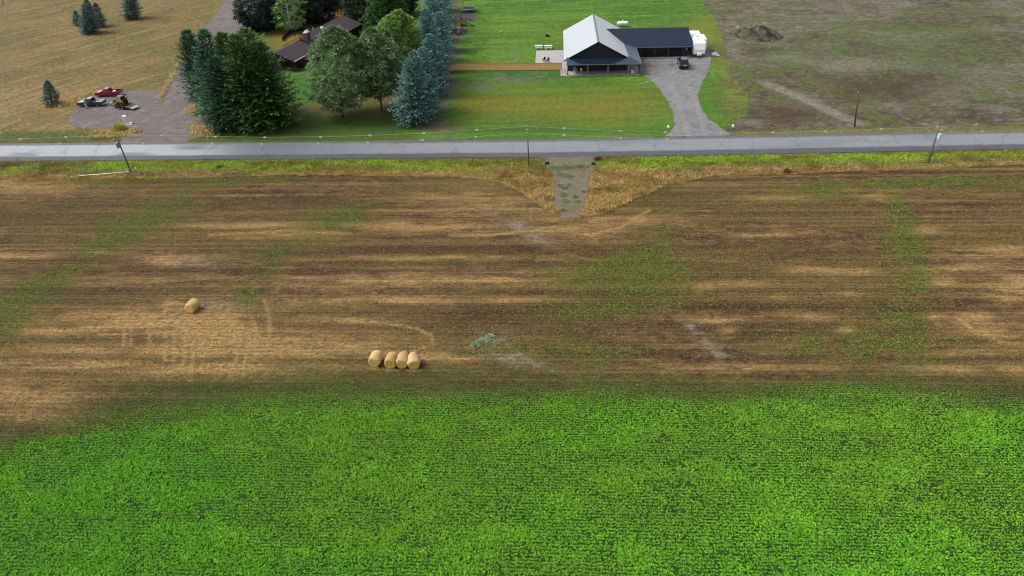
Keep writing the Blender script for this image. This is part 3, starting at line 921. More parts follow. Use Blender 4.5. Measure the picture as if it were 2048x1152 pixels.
def roundtree(name, label, cat, x, y, h, r, ca, cb, seed, group=None, lo=0.22, ncl=190, nleaf=30, leaf=0.55, wid=0.3, clr=0.75, mat=None, lean=(0, 0), bark=None, trunk_r=None, top_heavy=0.0, flat=0.0):
    """pine or leafy crown: leaf clumps at the ends of limbs, gaps between them"""
    global rng
    keep, rng = rng, np.random.default_rng(seed)
    t_ob = thing(name, label, cat, (x, y, 0), 0, group)
    # clump centres in an egg-shaped, lumpy volume, weighted outwards
    t = rng.uniform(0, 1, ncl)
    az = rng.uniform(0, 2 * math.pi, ncl)
    env = r * np.power(np.sin(math.pi * np.clip(0.06 + 0.94 * np.power(t, 0.75 - 0.25 * top_heavy), 0, 1)), 0.62)
    env *= 0.70 + 0.6 * fbm(az * 0.9 + 12, t * 4 + seed * 1.7, seed, 3)
    rad = env * np.power(rng.uniform(0.12, 1, ncl), 0.45)
    cz = h * (lo + (0.985 - lo) * t) - clr * 0.6
    c = np.stack([lean[0] * cz + np.cos(az) * rad, lean[1] * cz + np.sin(az) * rad, cz], 1)
    cr = clr * rng.uniform(0.65, 1.25, ncl)
    tone = np.clip(rng.normal(0.5, 0.26, ncl), 0, 1)
    n = ncl * nleaf
    d = rng.normal(0, 1, (n, 3))
    d /= np.linalg.norm(d, axis=1)[:, None]
    d[:, 2] = np.abs(d[:, 2]) * (0.9 - flat) - 0.22
    rr = np.repeat(cr, nleaf) * np.power(rng.uniform(0, 1, n), 0.5) * 0.6
    base = np.repeat(c, nleaf, 0) + d * rr[:, None]
    azl = np.arctan2(d[:, 1], d[:, 0]) + rng.normal(0, 0.5, n)
    ell = np.arcsin(np.clip(d[:, 2], -1, 1)) + rng.normal(0, 0.4, n)
    L = leaf * rng.uniform(0.6, 1.25, n)
    cc = mix(ca, cb, np.clip(np.repeat(tone, nleaf) * 0.75 + rng.uniform(0, .3, n), 0, 1))
    V, F, cl = leaves(base, azl, ell, L, L * wid, cc, 0.08)
    np_mesh('crown', V, F, mat or M_BROAD, cl, t_ob)
    tr = MB()
    R0 = trunk_r or 0.022 * h + 0.05
    tr.tube([(0, 0, 0), (lean[0] * h * .4, lean[1] * h * .4, h * .4), (lean[0] * h * .9, lean[1] * h * .9, h * .92)], [R0 * 1.15, R0 * .75, R0 * .15], 8)
    for i in range(0, ncl, 3):
        z0 = max(h * 0.12, cz[i] - rad[i] * 0.55)
        p0 = Vector((lean[0] * z0, lean[1] * z0, z0))
        p2 = Vector(c[i])
        p1 = p0.lerp(p2, 0.5) + Vector((0, 0, -0.08 * rad[i]))
        tr.tube([p0, p1, p2], [R0 * .26, R0 * .16, 0.015], 4, False)
    tr.build('trunk', bark or M_BARK, t_ob, smooth=True)
    rng = keep
    return t_ob

def tree_size(bx, by, tx, ty):
    """ground position, height and sideways lean from measured foot and tip"""
    x, y = G(bx, by)
    X, Z = at_depth(tx, ty, y)
    return x, y, Z, ((X - x) / Z, 0.0)

BLUE_A, BLUE_B = C(46, 78, 76, .95), C(142, 182, 174, .88)
DARK_A, DARK_B = C(18, 44, 22, .9), C(94, 134, 62, .8)
TEAL_A, TEAL_B = C(20, 46, 36, .95), C(88, 132, 98, .9)
PINE_A, PINE_B = C(52, 82, 48, .95), C(134, 164, 108, .9)
# grove beside the driveway
GROVE = 'tall conifers in the dark grove beside the gravel drive'
grove = [(404, 196, 372, 58, 3.2, TEAL_A, TEAL_B, 'slim dark blue green conifer at the outer left edge of the grove'),
         (438, 234, 406, 56, 3.4, TEAL_A, TEAL_B * 1.15, 'blue grey green conifer second from the left in the grove'),
         (456, 258, 428, 112, 3.7, TEAL_A * .8, TEAL_B * .8, 'low dark conifer at the front left corner of the grove'),
         (478, 240, 441, 62, 3.4, DARK_A, DARK_B, 'dark green conifer with pointed tip in the middle of the grove'),
         (506, 258, 470, 66, 3.9, DARK_A, DARK_B * .95, 'broad dark green conifer at the front of the grove beside the road'),
         (520, 234, 488, 54, 4.3, DARK_A, DARK_B * 1.2, 'tallest yellow green tipped conifer at the back of the grove'),
         (554, 252, 512, 80, 4.6, DARK_A, DARK_B, 'wide dark green conifer at the right end of the grove next to lawn')]
for i, (bx, by, tx, ty, r, ca, cb, lab) in enumerate(grove):
    x, y, h, ln = tree_size(bx, by, tx, ty)
    conifer('conifer_tree', lab, 'tree', x, y, h, r * 1.32, ca, cb, 100 + i, GROVE, ln, 1.15, 0.5, up=6)
# blue spruces: the row along the lawn
ROWG = 'blue spruces in the row beside the play lawn'
row = [(828, 247, 826, 100, 4.3, 'silvery blue spruce at the near end of the row nearest the road'),
       (846, 226, 846, 92, 3.9, 'blue spruce second from the road in the row, just behind the nearest'),
       (862, 192, 858, 66, 3.7, 'blue spruce beside the left end of the wooden fence, third from the road'),
       (868, 164, 850, 14, 4.2, 'pale blue spruce with the tallest tip behind the yellowish pine'),
       (878, 142, 878, 22, 3.9, 'blue spruce standing at the left end of the orange wooden fence'),
       (876, 124, 866, -6, 3.9, 'blue spruce behind the fence end, sixth from the road'),
       (878, 104, 878, -12, 3.9, 'blue spruce across the lawn edge from the playset, seventh from the road'),
       (877, 84, 860, -38, 4.0, 'blue spruce left of the playset, eighth from the road'),
       (879, 64, 880, -42, 3.8, 'blue spruce left of the trampoline, ninth from the road'),
       (876, 44, 858, -78, 4.2, 'blue spruce near the far end of the row, tenth from the road'),
       (880, 24, 884, -82, 3.9, 'blue spruce at the top edge of the photo beside the trampoline')]
for i, (bx, by, tx, ty, r, lab) in enumerate(row):
    x, y, h, ln = tree_size(bx, by, tx, ty)
    conifer('blue_spruce', lab, 'tree', x, y, min(h, 17), r, BLUE_A, BLUE_B * (0.9 + 0.2 * ((i * 7) % 5) / 5), 140 + i, ROWG, ln, 1.1, 0.6, up=10)
# small spruces in the meadow
for i, (bx, by, tx, ty, r, lab) in enumerate([
        (180, 67, 172, -2, 3.2, 'blue spruce in the meadow, larger of the leaning pair at top left'),
        (158, 50, 150, 22, 1.5, 'small spruce tucked behind the left side of the bigger meadow spruce'),
        (197, 54, 190, 6, 2.4, 'blue spruce leaning out on the right of the bigger meadow spruce'),
        (264, 38, 256, -36, 3.3, 'blue spruce cut by the top edge above the meadow'),
        (106, 211, 94, 162, 1.75, 'small lone blue spruce beside the pale grass mound and the pickups')]):
    x, y, h, ln = tree_size(bx, by, tx, ty)
    conifer('blue_spruce', lab, 'tree', x, y, h, r, C(48, 72, 72, 1.0), C(126, 156, 152, 1.0), 170 + i, 'blue spruces standing in the dry meadow', ln, 1.5, 0.72, up=8)
# pines on the front lawn
for i, (bx, by, tx, ty, r, ca, cb, lab) in enumerate([
        (686, 236, 664, 46, 6.5, PINE_A, PINE_B, 'round topped green pine in the middle of the front lawn'),
        (764, 222, 742, 52, 5.2, PINE_A * .9, PINE_B * .95, 'green pine with a bare grey trunk left of the blue spruces'),
        (788, 182, 796, 16, 6.2, C(60, 92, 40, .95), C(136, 168, 86, .9), 'yellowish green pine with bushy crown against the blue spruces')]):
    x, y, h, ln = tree_size(bx, by, tx, ty)
    roundtree('pine_tree', lab, 'tree', x, y, h, r, ca, cb, 200 + i, 'pines on the front lawn of the brown house', 0.14 if i == 0 else 0.24, 560, 44, 0.50, 0.36, 0.9, M_NEEDLE, ln, None, .15)
# trees behind and beside the brown house
BK = 'trees around the back of the brown house'
for i, (bx, by, tx, ty, r, ca, cb, ncl, lab) in enumerate([
        (520, 60, 512, -60, 5.0, C(18, 36, 32, 1.0), C(58, 84, 72, 1.0), 300, 'large dark tree at the left behind the brown house'),
        (545, 36, 548, -70, 4.6, C(20, 36, 30, 1.0), C(50, 76, 62, 1.0), 240, 'dark tree behind the pale trunked birch'),
        (632, 44, 612, -66, 5.2, C(16, 32, 30, 1.0), C(46, 68, 62, 1.0), 300, 'large blackish green tree right of the birch behind the house roof'),
        (660, 14, 650, -90, 4.4, C(18, 34, 30, 1.0), C(48, 70, 58, 1.0), 240, 'dark tree cut by the top edge beyond the golden grass'),
        (728, 52, 722, -40, 4.4, C(20, 38, 26, 1.0), C(56, 86, 54, 1.0), 260, 'dark green tree overhanging the far end of the brown roof'),
        (772, 76, 770, -36, 4.2, C(28, 62, 24, 1.0), C(78, 124, 52, 1.0), 280, 'bright green leafy tree between the far roof end and the pines'),
        (800, 30, 806, -70, 4.4, C(24, 52, 24, 1.0), C(62, 100, 48, 1.0), 260, 'green leafy tree at the top edge left of the blue spruces'),
        (716, 2, 700, -90, 4.6, C(18, 36, 26, 1.0), C(50, 78, 50, 1.0), 260, 'dark tree at the top edge right of the golden grass opening')]):
    x, y, h, ln = tree_size(bx, by, tx, ty)
    roundtree('leafy_tree', lab, 'tree', x, y, min(h, 15), r * 1.38, ca, cb, 230 + i, BK, 0.05, int(ncl * 1.7), 30, 0.62, 0.55, 1.05, M_BROAD, ln)
x, y, h, ln = tree_size(584, 66, 566, -28)
roundtree('birch_tree', 'light green birch with white trunk behind the brown house', 'tree', x, y, h, 4.2, C(64, 104, 48, .9), C(138, 180, 100, .9), 260, BK, 0.12, 240, 24, 0.42, 0.55, 0.75, M_BROAD, ln, M_BIRCH, 0.2)

def shrub(name, label, cat, x, y, h, r, ca, cb, seed, group=None, n=14, leaf=0.22, wid=0.5, mat=None):
    global rng
    keep, rng = rng, np.random.default_rng(seed)
    N = n * 24
    d = rng.normal(0, 1, (N, 3))
    d /= np.linalg.norm(d, axis=1)[:, None]
    d[:, 2] = np.abs(d[:, 2])
    q = np.power(rng.uniform(0.1, 1, N), 0.4)
    base = np.stack([d[:, 0] * r * q, d[:, 1] * r * q, d[:, 2] * h * q * 0.85], 1)
    base[:, :2] *= (0.75 + 0.5 * fbm(np.arctan2(d[:, 1], d[:, 0]) * 1.2 + 9, d[:, 2] * 2, seed, 2))[:, None]
    V, F, cl = leaves(base, np.arctan2(d[:, 1], d[:, 0]) + rng.normal(0, .5, N), np.arcsin(d[:, 2]) + rng.normal(0.2, .4, N), leaf * rng.uniform(.7, 1.3, N), leaf * wid * rng.uniform(.7, 1.3, N), mix(ca, cb, rng.uniform(0, 1, N)), 0.1)
    t_ob = thing(name, label, cat, (x, y, 0), 0, group)
    np_mesh('foliage', V, F, mat or M_BROAD, cl, t_ob)
    st = MB()
    for k in range(6):
        w = k * 1.05 + seed
        st.tube([(0, 0, 0), (math.cos(w) * r * .4, math.sin(w) * r * .4, h * .6)], [.02, .008], 4, False)
    st.build('stem', M_BARK, t_ob)
    rng = keep
    return t_ob
x, y = G(240, 262)
shrub('round_bush', 'round yellow green bush at the corner of the gravel lot by the road', 'bush', x, y, 1.5, 1.25, C(142, 136, 60, .95), C(206, 194, 104, .95), 301, None, 60, 0.4, 0.22)
# leafy weeds growing on the farm track
WEEDS = [(1104, 336, 1.1, 'leafy weed at the left edge of the farm track near the road'), (1117, 338, 1.2, 'big weed clump left of centre on the farm track'), (1130, 334, .8, 'low weed among the clumps across the top of the farm track'),
         (1141, 336, 1.1, 'bushy weed in the middle of the clumps near the track top'), (1154, 333, 1.0, 'weed second from the right at the top of the track'), (1166, 334, 1.1, 'right hand weed clump at the top of the farm track'),
         (1124, 350, 1.0, 'weed just below the big clump on the track'), (1138, 354, .8, 'weed in the upper middle of the bare track'), (1120, 372, .5, 'small weed at the left on the bare track'), (1128, 376, .6, 'small weed left of centre halfway down the track'),
         (1137, 370, .45, 'tiny weed right of centre halfway down the track'), (1126, 389, .8, 'weed clump in the lower left of the track'), (1131, 403, .7, 'weed clump low on the track near its field end'), (1150, 394, .4, 'pale weed in the lower right of the track'),
         (1154, 403, .4, 'pale weed low on the right of the track'), (1128, 421, .5, 'weed at the very bottom of the farm track'), (1168, 384, .4, 'weed on the right edge of the track')]
for i, (a, b, s, lab) in enumerate(WEEDS):
    x, y = G(a, b)
    shrub('weed_plant', lab, 'weed', x, y, 0.42 * s + .1, 1.1 * s, C(96, 120, 62, 1.0), C(176, 192, 132, 1.0), 320 + i, 'weeds growing on the farm track', int(7 + 8 * s), 0.17, 0.5)
for i, (a, b, s, lab) in enumerate([(965, 686, .9, 'pale green weed patch beside the grey bare spot in the stubble'), (980, 676, .7, 'small weed at the right of the grey bare spot'), (950, 692, .6, 'small weed at the left of the grey bare spot')]):
    x, y = G(a, b)
    shrub('weed_plant', lab, 'weed', x, y, 0.3 * s, 0.8 * s, C(124, 146, 104, 1.0), C(186, 200, 158, 1.0), 350 + i, 'weeds in the stubble', 12, 0.2)
# bushes in the roadside strip
for i, (a, b, s, ca, cb, lab) in enumerate([(88, 337, .75, C(80, 108, 40, 1.0), C(128, 152, 56, 1.0), 'green bush in the roadside strip at far left'), (440, 336, .7, C(90, 118, 44, 1.0), C(140, 156, 62, 1.0), 'small green bush in the strip right of the leaning pole'),
        (1197, 320, .7, C(92, 66, 40, 1.0), C(140, 100, 60, 1.0), 'rust brown bush at the top right corner of the farm track'), (1575, 344, .6, C(84, 74, 40, 1.0), C(128, 112, 60, 1.0), 'dull brown bush at the field edge on the right')]):
    x, y = G(a, b)
    shrub('roadside_bush', lab, 'bush', x, y, 0.65 * s, 1.0 * s, ca, cb, 360 + i, 'bushes in the roadside strip', 22, 0.22)

# ------------------------------------------------------------------ BUILDINGS
M_SIDING = striped('charcoal_siding', C(46, 51, 62), 0.3, 0, 0.6, 0.0, 0.5, 0.12, 0.4, 0.25)
M_ROOFSHEEN = striped('seamed_metal_sky_sheen', C(236, 242, 246), 0.45, 1, 0.34, 0.12, 0.6, 0.08, 0.6, 0.10)  # dark metal; the pale colour stands in for reflected sky
M_ROOFDARK = striped('seamed_metal_dark', C(24, 42, 66), 0.45, 0, 0.36, 0.0, 0.8, 0.12, 0.4, -0.55)
M_SIDESHEEN = striped('seamed_metal_side_sheen', C(84, 108, 122), 0.42, 1, 0.3, 0.2, 0.5, 0.06, 0.6, 0.2)  # same metal as the front plane, reflected sky put into the colour
M_PORCHROOF = striped('seamed_metal_porch', C(80, 104, 124), 0.42, 0, 0.16, 0.75, 0.25, 0.06, 0.6, 0.2)
M_TRIMGREY = plain('grey_trim', C(150, 156, 160), 0.4, 0.3, var=0.05)
M_DOORBLACK = striped('black_door_panel', C(17, 18, 22), 0.55, 2, 0.55, 0.0, 0.4, 0.08, 0.3, 0.4)
M_FRAMEBLK = plain('black_frame', C(24, 26, 30), 0.45, var=0.06)
HOX, HOY, HRZ = 13.3, 145.05, math.radians(-4.4)
def hw(x, y):                                             # farmhouse plan -> ground
    return HOX + x * math.cos(HRZ) - y * math.sin(HRZ), HOY + x * math.sin(HRZ) + y * math.cos(HRZ)

# concrete: porch floor, wrap around and square patio, one slab
P2 = [hw(*p) for p in ((-1.25, 0.1), (15.55, 0.1), (15.55, 12.7), (27.6, 12.0), (27.6, 12.9), (0.6, 13.0), (0.6, 19.6), (-6.9, 19.6), (-6.9, 4.6), (-1.25, 4.6))]
m = MB()
m.prism(P2, -0.05, 0.12, 'xy')
tag(m.build('patio', M_CONC), kind='structure')

house = thing('farmhouse', 'black farmhouse with metal gable roof coloured pale for sky sheen, cedar posted porch and three car garage wing', 'house', (HOX, HOY, 0), HRZ)
m = MB().prism([(.35, 0), (12.95, 0), (12.95, 2.7), (6.65, 6.05), (.35, 2.7)], 3.1, 27.0)
wall = m.build('wall', M_SIDING, house)
rz_, re_, th = 6.35, 2.82, 0.16
m = MB().prism([(-.55, re_ - .235), (6.65, rz_), (13.4, re_), (13.4, re_ - th), (6.65, rz_ - th), (-.55, re_ - .235 - th)], 2.65, 27.5)
roof = m.build('roof', M_ROOFSHEEN, house)
m = MB().prism([(6.42, rz_ - .09), (6.65, rz_ + .05), (6.88, rz_ - .09)], 2.63, 27.52)
m.build('ridge_cap', M_TRIMGREY, roof)
m = MB()
m.tube([(10.1, 19.0, 4.4), (10.1, 19.0, 5.45)], 0.09, 10)
m.build('vent_pipe', M_OFFWHITE, roof)
m = MB()
for s in (-1, 1):
    a, b = (6.65, rz_ - .03), (6.65 + s * (6.78 if s > 0 else 7.22), re_ - (.03 if s > 0 else .27))
    m.hexa([(a[0], 2.58, a[1] - .24), (b[0], 2.58, b[1] - .24), (b[0], 2.645, b[1] - .24), (a[0], 2.645, a[1] - .24)], [(a[0], 2.58, a[1]), (b[0], 2.58, b[1]), (b[0], 2.645, b[1]), (a[0], 2.645, a[1])])
m.build('bargeboard', M_FRAMEBLK, roof)
# porch roof: front plane and, past the hip, side plane
zf, zh = 2.5, 3.0
m = MB().hexa([(.0, -.4, zf - .1), (15.6, -.4, zf - .1), (13.42, 3.09, zh - .04), (.0, 3.09, zh - .04)], [(.0, -.4, zf), (15.6, -.4, zf), (13.42, 3.09, zh + .06), (.0, 3.09, zh + .06)])
proof = m.build('porch_roof', M_PORCHROOF, house)
m = MB().hexa([(15.6, -.398, zf - .1), (15.6, 13.0, zf - .1), (13.0, 13.0, zh - .04), (13.422, 3.09, zh - .04)], [(15.6, -.398, zf), (15.6, 13.0, zf), (13.0, 13.0, zh + .06), (13.422, 3.09, zh + .06)])
m.build('porch_side_roof', M_SIDESHEEN, house)
m = MB().box((7.8, -.44, zf - .03), (15.7, .07, .16)).box((15.65, 5.9, zf - .03), (.07, 12.6, .16))
m.build('gutter', M_TRIMGREY, proof)
m = MB().box((7.8, .55, zf - .19), (15.2, .16, .2)).box((15.25, 6.6, zf - .19), (.16, 11.8, .2))
m.build('porch_beam', M_CEDAR, house)
M_CEDARDARK = plain('dark_cedar', C(96, 60, 40), 0.7, var=0.25, scale=5)
for k, px_ in enumerate((.28, 4.5, 8.75, 13.05, 15.25)):
    w = .2 if k in (0, 4) else .24
    m = MB().box((px_, .55, 1.2), (w, w, 2.16))
    m.box((px_, .55, .22), (w + .1, w + .1, .2))
    m.build('porch_post', M_CEDARDARK if k in (0, 4) else M_CEDAR, house, 0.015)
m = MB().box((15.25, 6.5, 1.2), (.2, .2, 2.16))
m.build('porch_post', M_CEDARDARK, house, 0.015)
def window(parent, cx, cz, w, h, y, nx=2, nz=2, name='window'):
    f = MB()
    f.box((cx, y, cz + h / 2), (w + .16, .08, .08)).box((cx, y, cz - h / 2), (w + .16, .08, .08))
    for s in (-1, 1):
        f.box((cx + s * w / 2, y, cz), (.08, .08, h - .08))
    for i in range(1, nx):
        f.box((cx - w / 2 + w * i / nx, y - .005, cz), (.035, .05, h - .08))
    fr = f.build(name, M_FRAMEBLK, parent)
    MB().box((cx, y + .02, cz), (w - .08, .02, h - .08)).build('pane', M_DARKGLASS, fr)
    return fr
window(house, 6.65, 4.25, 1.05, 1.15, 3.07)
for cx in (2.4, 7.6, 10.9):
    window(house, cx, 1.5, 1.6, 1.3, 3.07)
d = MB().box((5.0, 3.07, 1.17), (1.0, .07, 2.1)).build('front_door', plain('door_dark', C(34, 30, 30), .5), house)
MB().box((4.62, 3.02, 1.1), (.05, .06, .16)).build('handle', M_CHROME, d)
# garage wing
m = MB().prism([(12.85, 0), (24.9, 0), (24.9, 2.5), (18.75, 4.75), (12.85, 2.5)], 12.96, 27.3, 'yz')
m.build('garage_wall', M_SIDING, house)
m = MB().prism([(12.0, 2.55), (18.75, 5.02), (25.6, 2.55), (25.6, 2.42), (18.75, 4.88), (12.0, 2.42)], 9.3, 28.0, 'yz')
groof = m.build('garage_roof', M_ROOFDARK, house)
m = MB().box((21.9, 11.96, 2.47), (12.3, .07, .15))
m.build('gutter', M_TRIMGREY, groof)
for i, cx in enumerate((18.35, 21.45, 24.6)):
    g = MB().box((cx, 12.84, 1.15), (2.65, .05, 2.06)).build('garage_door', M_DOORBLACK, house)
    pn = MB()
    for k in range(4):
        pn.box((cx - .96 + .64 * k, 12.81, 1.88), (.5, .02, .32))
    pn.build('pane', M_DARKGLASS, g)
for cx in (16.75, 19.9, 23.0, 26.5):
    m = MB().box((cx, 12.78, 1.2), (.42 if cx < 26 else .8, .14, 2.4))
    pil = m.build('garage_pillar', M_SIDING, house)
    if cx > 19 and cx < 25:
        MB().box((cx, 12.66, 1.35), (.12, .1, .22)).build('wall_lamp', M_STEELGREY, pil)
MB().box((26.98, 12.7, 1.9), (.1, .1, .7)).build('electric_meter', M_OFFWHITE, house)

# brown ranch house
M_SHINGLE = striped('brown_shingle', C(92, 78, 84), 0.22, 0, 0.85, 0, 0.25, 0.22, 0.2, 0.10)
M_BROWNWALL = striped('brown_board_wall', C(86, 52, 48), 0.3, 0, 0.8, 0, 0.5, 0.15, 0.2, 0.25)
M_BRICK = plain('chimney_brick', C(120, 92, 78), 0.9, var=0.3, scale=8)
RX, RY, RRZ = -50.9, 157.0, math.radians(73.4)
ranch = thing('ranch_house', 'long brown ranch house with brick chimney half hidden by the pines', 'house', (RX, RY, 0), RRZ)
HWD = 4.5
m = MB().prism([(-HWD + .5, 0), (HWD - .5, 0), (HWD - .5, 2.5), (0, 3.9), (-HWD + .5, 2.5)], 3.0, 11.0, 'yz')
m.prism([(-HWD + .5, 0), (HWD - .5, 0), (HWD - .5, 2.5), (0, 3.9), (-HWD + .5, 2.5)], 11.0, 33.0, 'yz')
m.build('wall', M_BROWNWALL, ranch)
m = MB().prism([(-HWD, 2.45), (0, 4.1), (HWD, 2.45), (HWD, 2.3), (0, 3.95), (-HWD, 2.3)], -.3, 11.4, 'yz')
r1 = m.build('roof', M_SHINGLE, ranch)
m = MB().prism([(-HWD - .5, 2.62), (.2, 4.6), (HWD + .5, 2.62), (HWD + .5, 2.47), (.2, 4.45), (-HWD - .5, 2.47)], 10.6, 33.4, 'yz')
r2 = m.build('roof', M_SHINGLE, ranch)
m = MB().box((5.5, -HWD - .06, 2.36), (11.6, .08, .2))
m.build('fascia', M_WHITE, r1)
m = MB().box((11.6, -1.5, 4.3), (1.5, 1.0, 2.6))
ch = m.build('chimney', M_BRICK, r1)
m = MB()
for dx in (-.4, .4):
    m.box((11.6 + dx, -1.5, 5.68), (.6, 1.0, .1)).tube([(11.6 + dx, -1.5, 5.6), (11.6 + dx, -1.5, 5.95)], .12, 8).lathe([(.26, 5.95), (.2, 6.08), (.02, 6.14)], 'z', (11.6 + dx, -1.5, 0), 10)
m.build('chimney_cap', M_WHITE, ch)
for (a, b, h) in ((12.5, 1.6, .5), (17.5, 1.5, .6), (19.5, 1.3, .5), (15.5, 0.4, .3)):
    MB().tube([(a, b, 3.8), (a, b, 4.35 + h)], .08, 8).build('vent_pipe', M_OFFWHITE, r2)
m = MB().lathe([(.35, 4.2), (.35, 4.65), (.45, 4.7), (.1, 4.85)], 'z', (20.5, -.6, 0), 12)
m.build('roof_vent', M_OFFWHITE, r2)
for y_ in (HWD - .6, 0.8, -HWD + .6):
    MB().box((.2, y_, 1.2), (.16, .16, 2.4)).build('carport_post', M_BROWNWALL, ranch)
m = MB().prism([(-HWD + .3, 2.32), (0, 3.9), (HWD - .3, 2.32)], 0.0, .12, 'yz')
m.build('gable_board', M_BROWNWALL, ranch)
def rwin(cx, w):
    f = MB()
    for s in (-1, 1):
        f.box((cx + s * w / 2, -HWD + .47, 1.45), (.09, .08, 1.1))
        f.box((cx, -HWD + .47, 1.45 + s * .5), (w - .1, .08, .09))
    f.box((cx, -HWD + .475, 1.45), (.06, .06, .9))
    q = f.build('window', M_OFFWHITE, ranch)
    MB().box((cx, -HWD + .49, 1.45), (w - .1, .02, .95)).build('pane', plain('curtained_glass', C(120, 128, 126), .15), q)
rwin(6.6, 1.5)
rwin(15, 1.6)
rwin(25, 1.6)
MB().box((.6, 2.6, .12), (.12, 3.0, .12)).build('step_edge', M_OFFWHITE, ranch)

def path_fence(name, label, cat, pts_px, height, mat, thick=0.05, post=True):
    g = [G(*p) for p in pts_px]
    o = thing(name, label, cat, (g[0][0], g[0][1], 0))
    loc = [(a - g[0][0], b - g[0][1]) for a, b in g]
    m = MB()
    for (a, b) in zip(loc, loc[1:]):
        L, w = math.dist(a, b), math.atan2(b[1] - a[1], b[0] - a[0])
        m.box(((a[0] + b[0]) / 2, (a[1] + b[1]) / 2, height / 2 + .06), (L - .02, thick, height), w)
    m.build('board_panel', mat, o)
    for a in loc:
        MB().box((a[0], a[1], height / 2 + .1), (.13, .13, height + .2)).build('fence_post', mat, o)
    return o
path_fence('curved_fence', 'dark curved board fence round the deck behind the brown house', 'fence', [(566, 83), (570, 77), (578, 70.5), (586, 65.5), (594, 62.5), (603, 61.5), (611, 63.5)], 0.95, plain('dark_board', C(52, 42, 44), .85, var=.3))

# orange fence of horizontal boards
def board_mat():
    m, n, l, p = new_mat('cedar_boards')
    tc = n.new('ShaderNodeTexCoord')
    mp = n.new('ShaderNodeMapping')
    mp.inputs['Rotation'].default_value = (math.radians(90), 0, 0)
    l.new(tc.outputs['Object'], mp.inputs['Vector'])
    bk = n.new('ShaderNodeTexBrick')
    bk.inputs['Scale'].default_value = 1.0
    bk.inputs['Brick Width'].default_value = 2.4
    bk.inputs['Row Height'].default_value = 0.155
    bk.inputs['Mortar Size'].default_value = 0.008
    bk.inputs['Color1'].default_value = (*C(255, 206, 142, 1.0), 1)
    bk.inputs['Color2'].default_value = (*C(246, 184, 120, 1.0), 1)
    bk.inputs['Mortar'].default_value = (*C(150, 90, 54, 1.0), 1)
    l.new(mp.outputs[0], bk.inputs['Vector'])
    nz = n.new('ShaderNodeTexNoise')
    nz.inputs['Scale'].default_value = 3
    mx = n.new('ShaderNodeMix')
    mx.data_type = 'RGBA'
    mx.blend_type = 'MULTIPLY'
    mx.inputs[0].default_value = 0.0
    l.new(bk.outputs['Color'], mx.inputs[6])
    l.new(nz.outputs['Color'], mx.inputs[7])
    l.new(mx.outputs[2], p.inputs['Base Color'])
    p.inputs['Roughness'].default_value = 0.6
    return m
a, b = G(885, 142), G(1123, 140.5)
L, w = math.dist(a, b), math.atan2(b[1] - a[1], b[0] - a[0])
fen = thing('cedar_fence', 'long orange fence of horizontal cedar boards between the spruces and the porch', 'fence', (a[0], a[1], 0), w)
FH = 1.5
MB().box((L / 2, 0, FH / 2 + .1), (L, .05, FH - .08)).build('board_panel', board_mat(), fen)
for k in range(12):
    MB().box((L * k / 11, .09, FH / 2), (.12, .12, FH + .04)).build('fence_post', M_CEDARDARK, fen)
MB().box((L / 2, .0, FH + .09), (L + .1, .16, .05)).build('top_rail', M_CEDAR, fen)

# ------------------------------------------------------------------ VEHICLES
M_REDPAINT = plain('red_paint', C(190, 18, 40), 0.28, 0.15, var=0.05, coat=0.7)
M_TEALPAINT = plain('teal_paint', C(52, 80, 94), 0.26, 0.45, var=0.05, coat=0.9)
M_BLACKPAINT = plain('black_paint', C(16, 20, 22), 0.2, 0.2, var=0.05, coat=1.0)
M_SUVSHEEN = plain('black_roof_sheen', C(34, 56, 62), 0.25, 0.5, var=0.05, coat=1.0)  # sky reflection on the black paint, put into the colour
M_REDLAMP = plain('red_lamp', (0.35, 0.01, 0.01), 0.2)
M_HEADLAMP = plain('clear_lamp', (0.7, 0.72, 0.74), 0.15)
M_YELLOW = plain('yellow_paint', C(214, 152, 26), 0.4, var=0.08)
M_DARKSTEEL = plain('dark_steel', C(38, 38, 40), 0.5, 0.3)
M_DECKWOOD = plain('worn_planks', C(142, 116, 98), 0.85, var=0.3, scale=7)
M_RAMP = plain('pale_ramp_steel', C(196, 200, 202), 0.45, 0.2)

def arch(cx, r, n=7):
    return [(cx + r * math.cos(w), 0.36 + r * math.sin(w)) for w in np.linspace(math.pi * 0.97, math.pi * 0.03, n)]
def wheel(parent, x, y, r=0.37, w=0.24, rim=M_CHROME):
    s = 1 if y > 0 else -1
    t = MB().lathe([(r * .6, -w / 2), (r * .93, -w / 2), (r, -w / 3), (r, w / 3), (r * .93, w / 2), (r * .6, w / 2)], 'y', (x, y, r), 18).build('wheel', M_BLACK, parent, smooth=False)
    MB().lathe([(r * .74, w * .36 * s), (r * .70, w * .47 * s), (r * .2, w * .5 * s), (r * .05, w * .52 * s)], 'y', (x, y, r), 14).build('rim', rim, t)
    return t
def face_pt(q, u, v, off):
    a, b, c, d = [Vector(p) for p in q]                   # a-b bottom, d-c top
    n = (b - a).cross(d - a).normalized()
    return (a.lerp(b, u)).lerp(d.lerp(c, u), v) + n * off
def glass(parent, q, u0, u1, v0, v1, name='window', off=0.012):
    m = MB()
    lo = [face_pt(q, u, v, 0.002) for u, v in ((u0, v0), (u1, v0), (u1, v1), (u0, v1))]
    hi = [face_pt(q, u, v, off) for u, v in ((u0, v0), (u1, v0), (u1, v1), (u0, v1))]
    m.hexa(lo, hi)
    return m.build(name, M_DARKGLASS, parent)
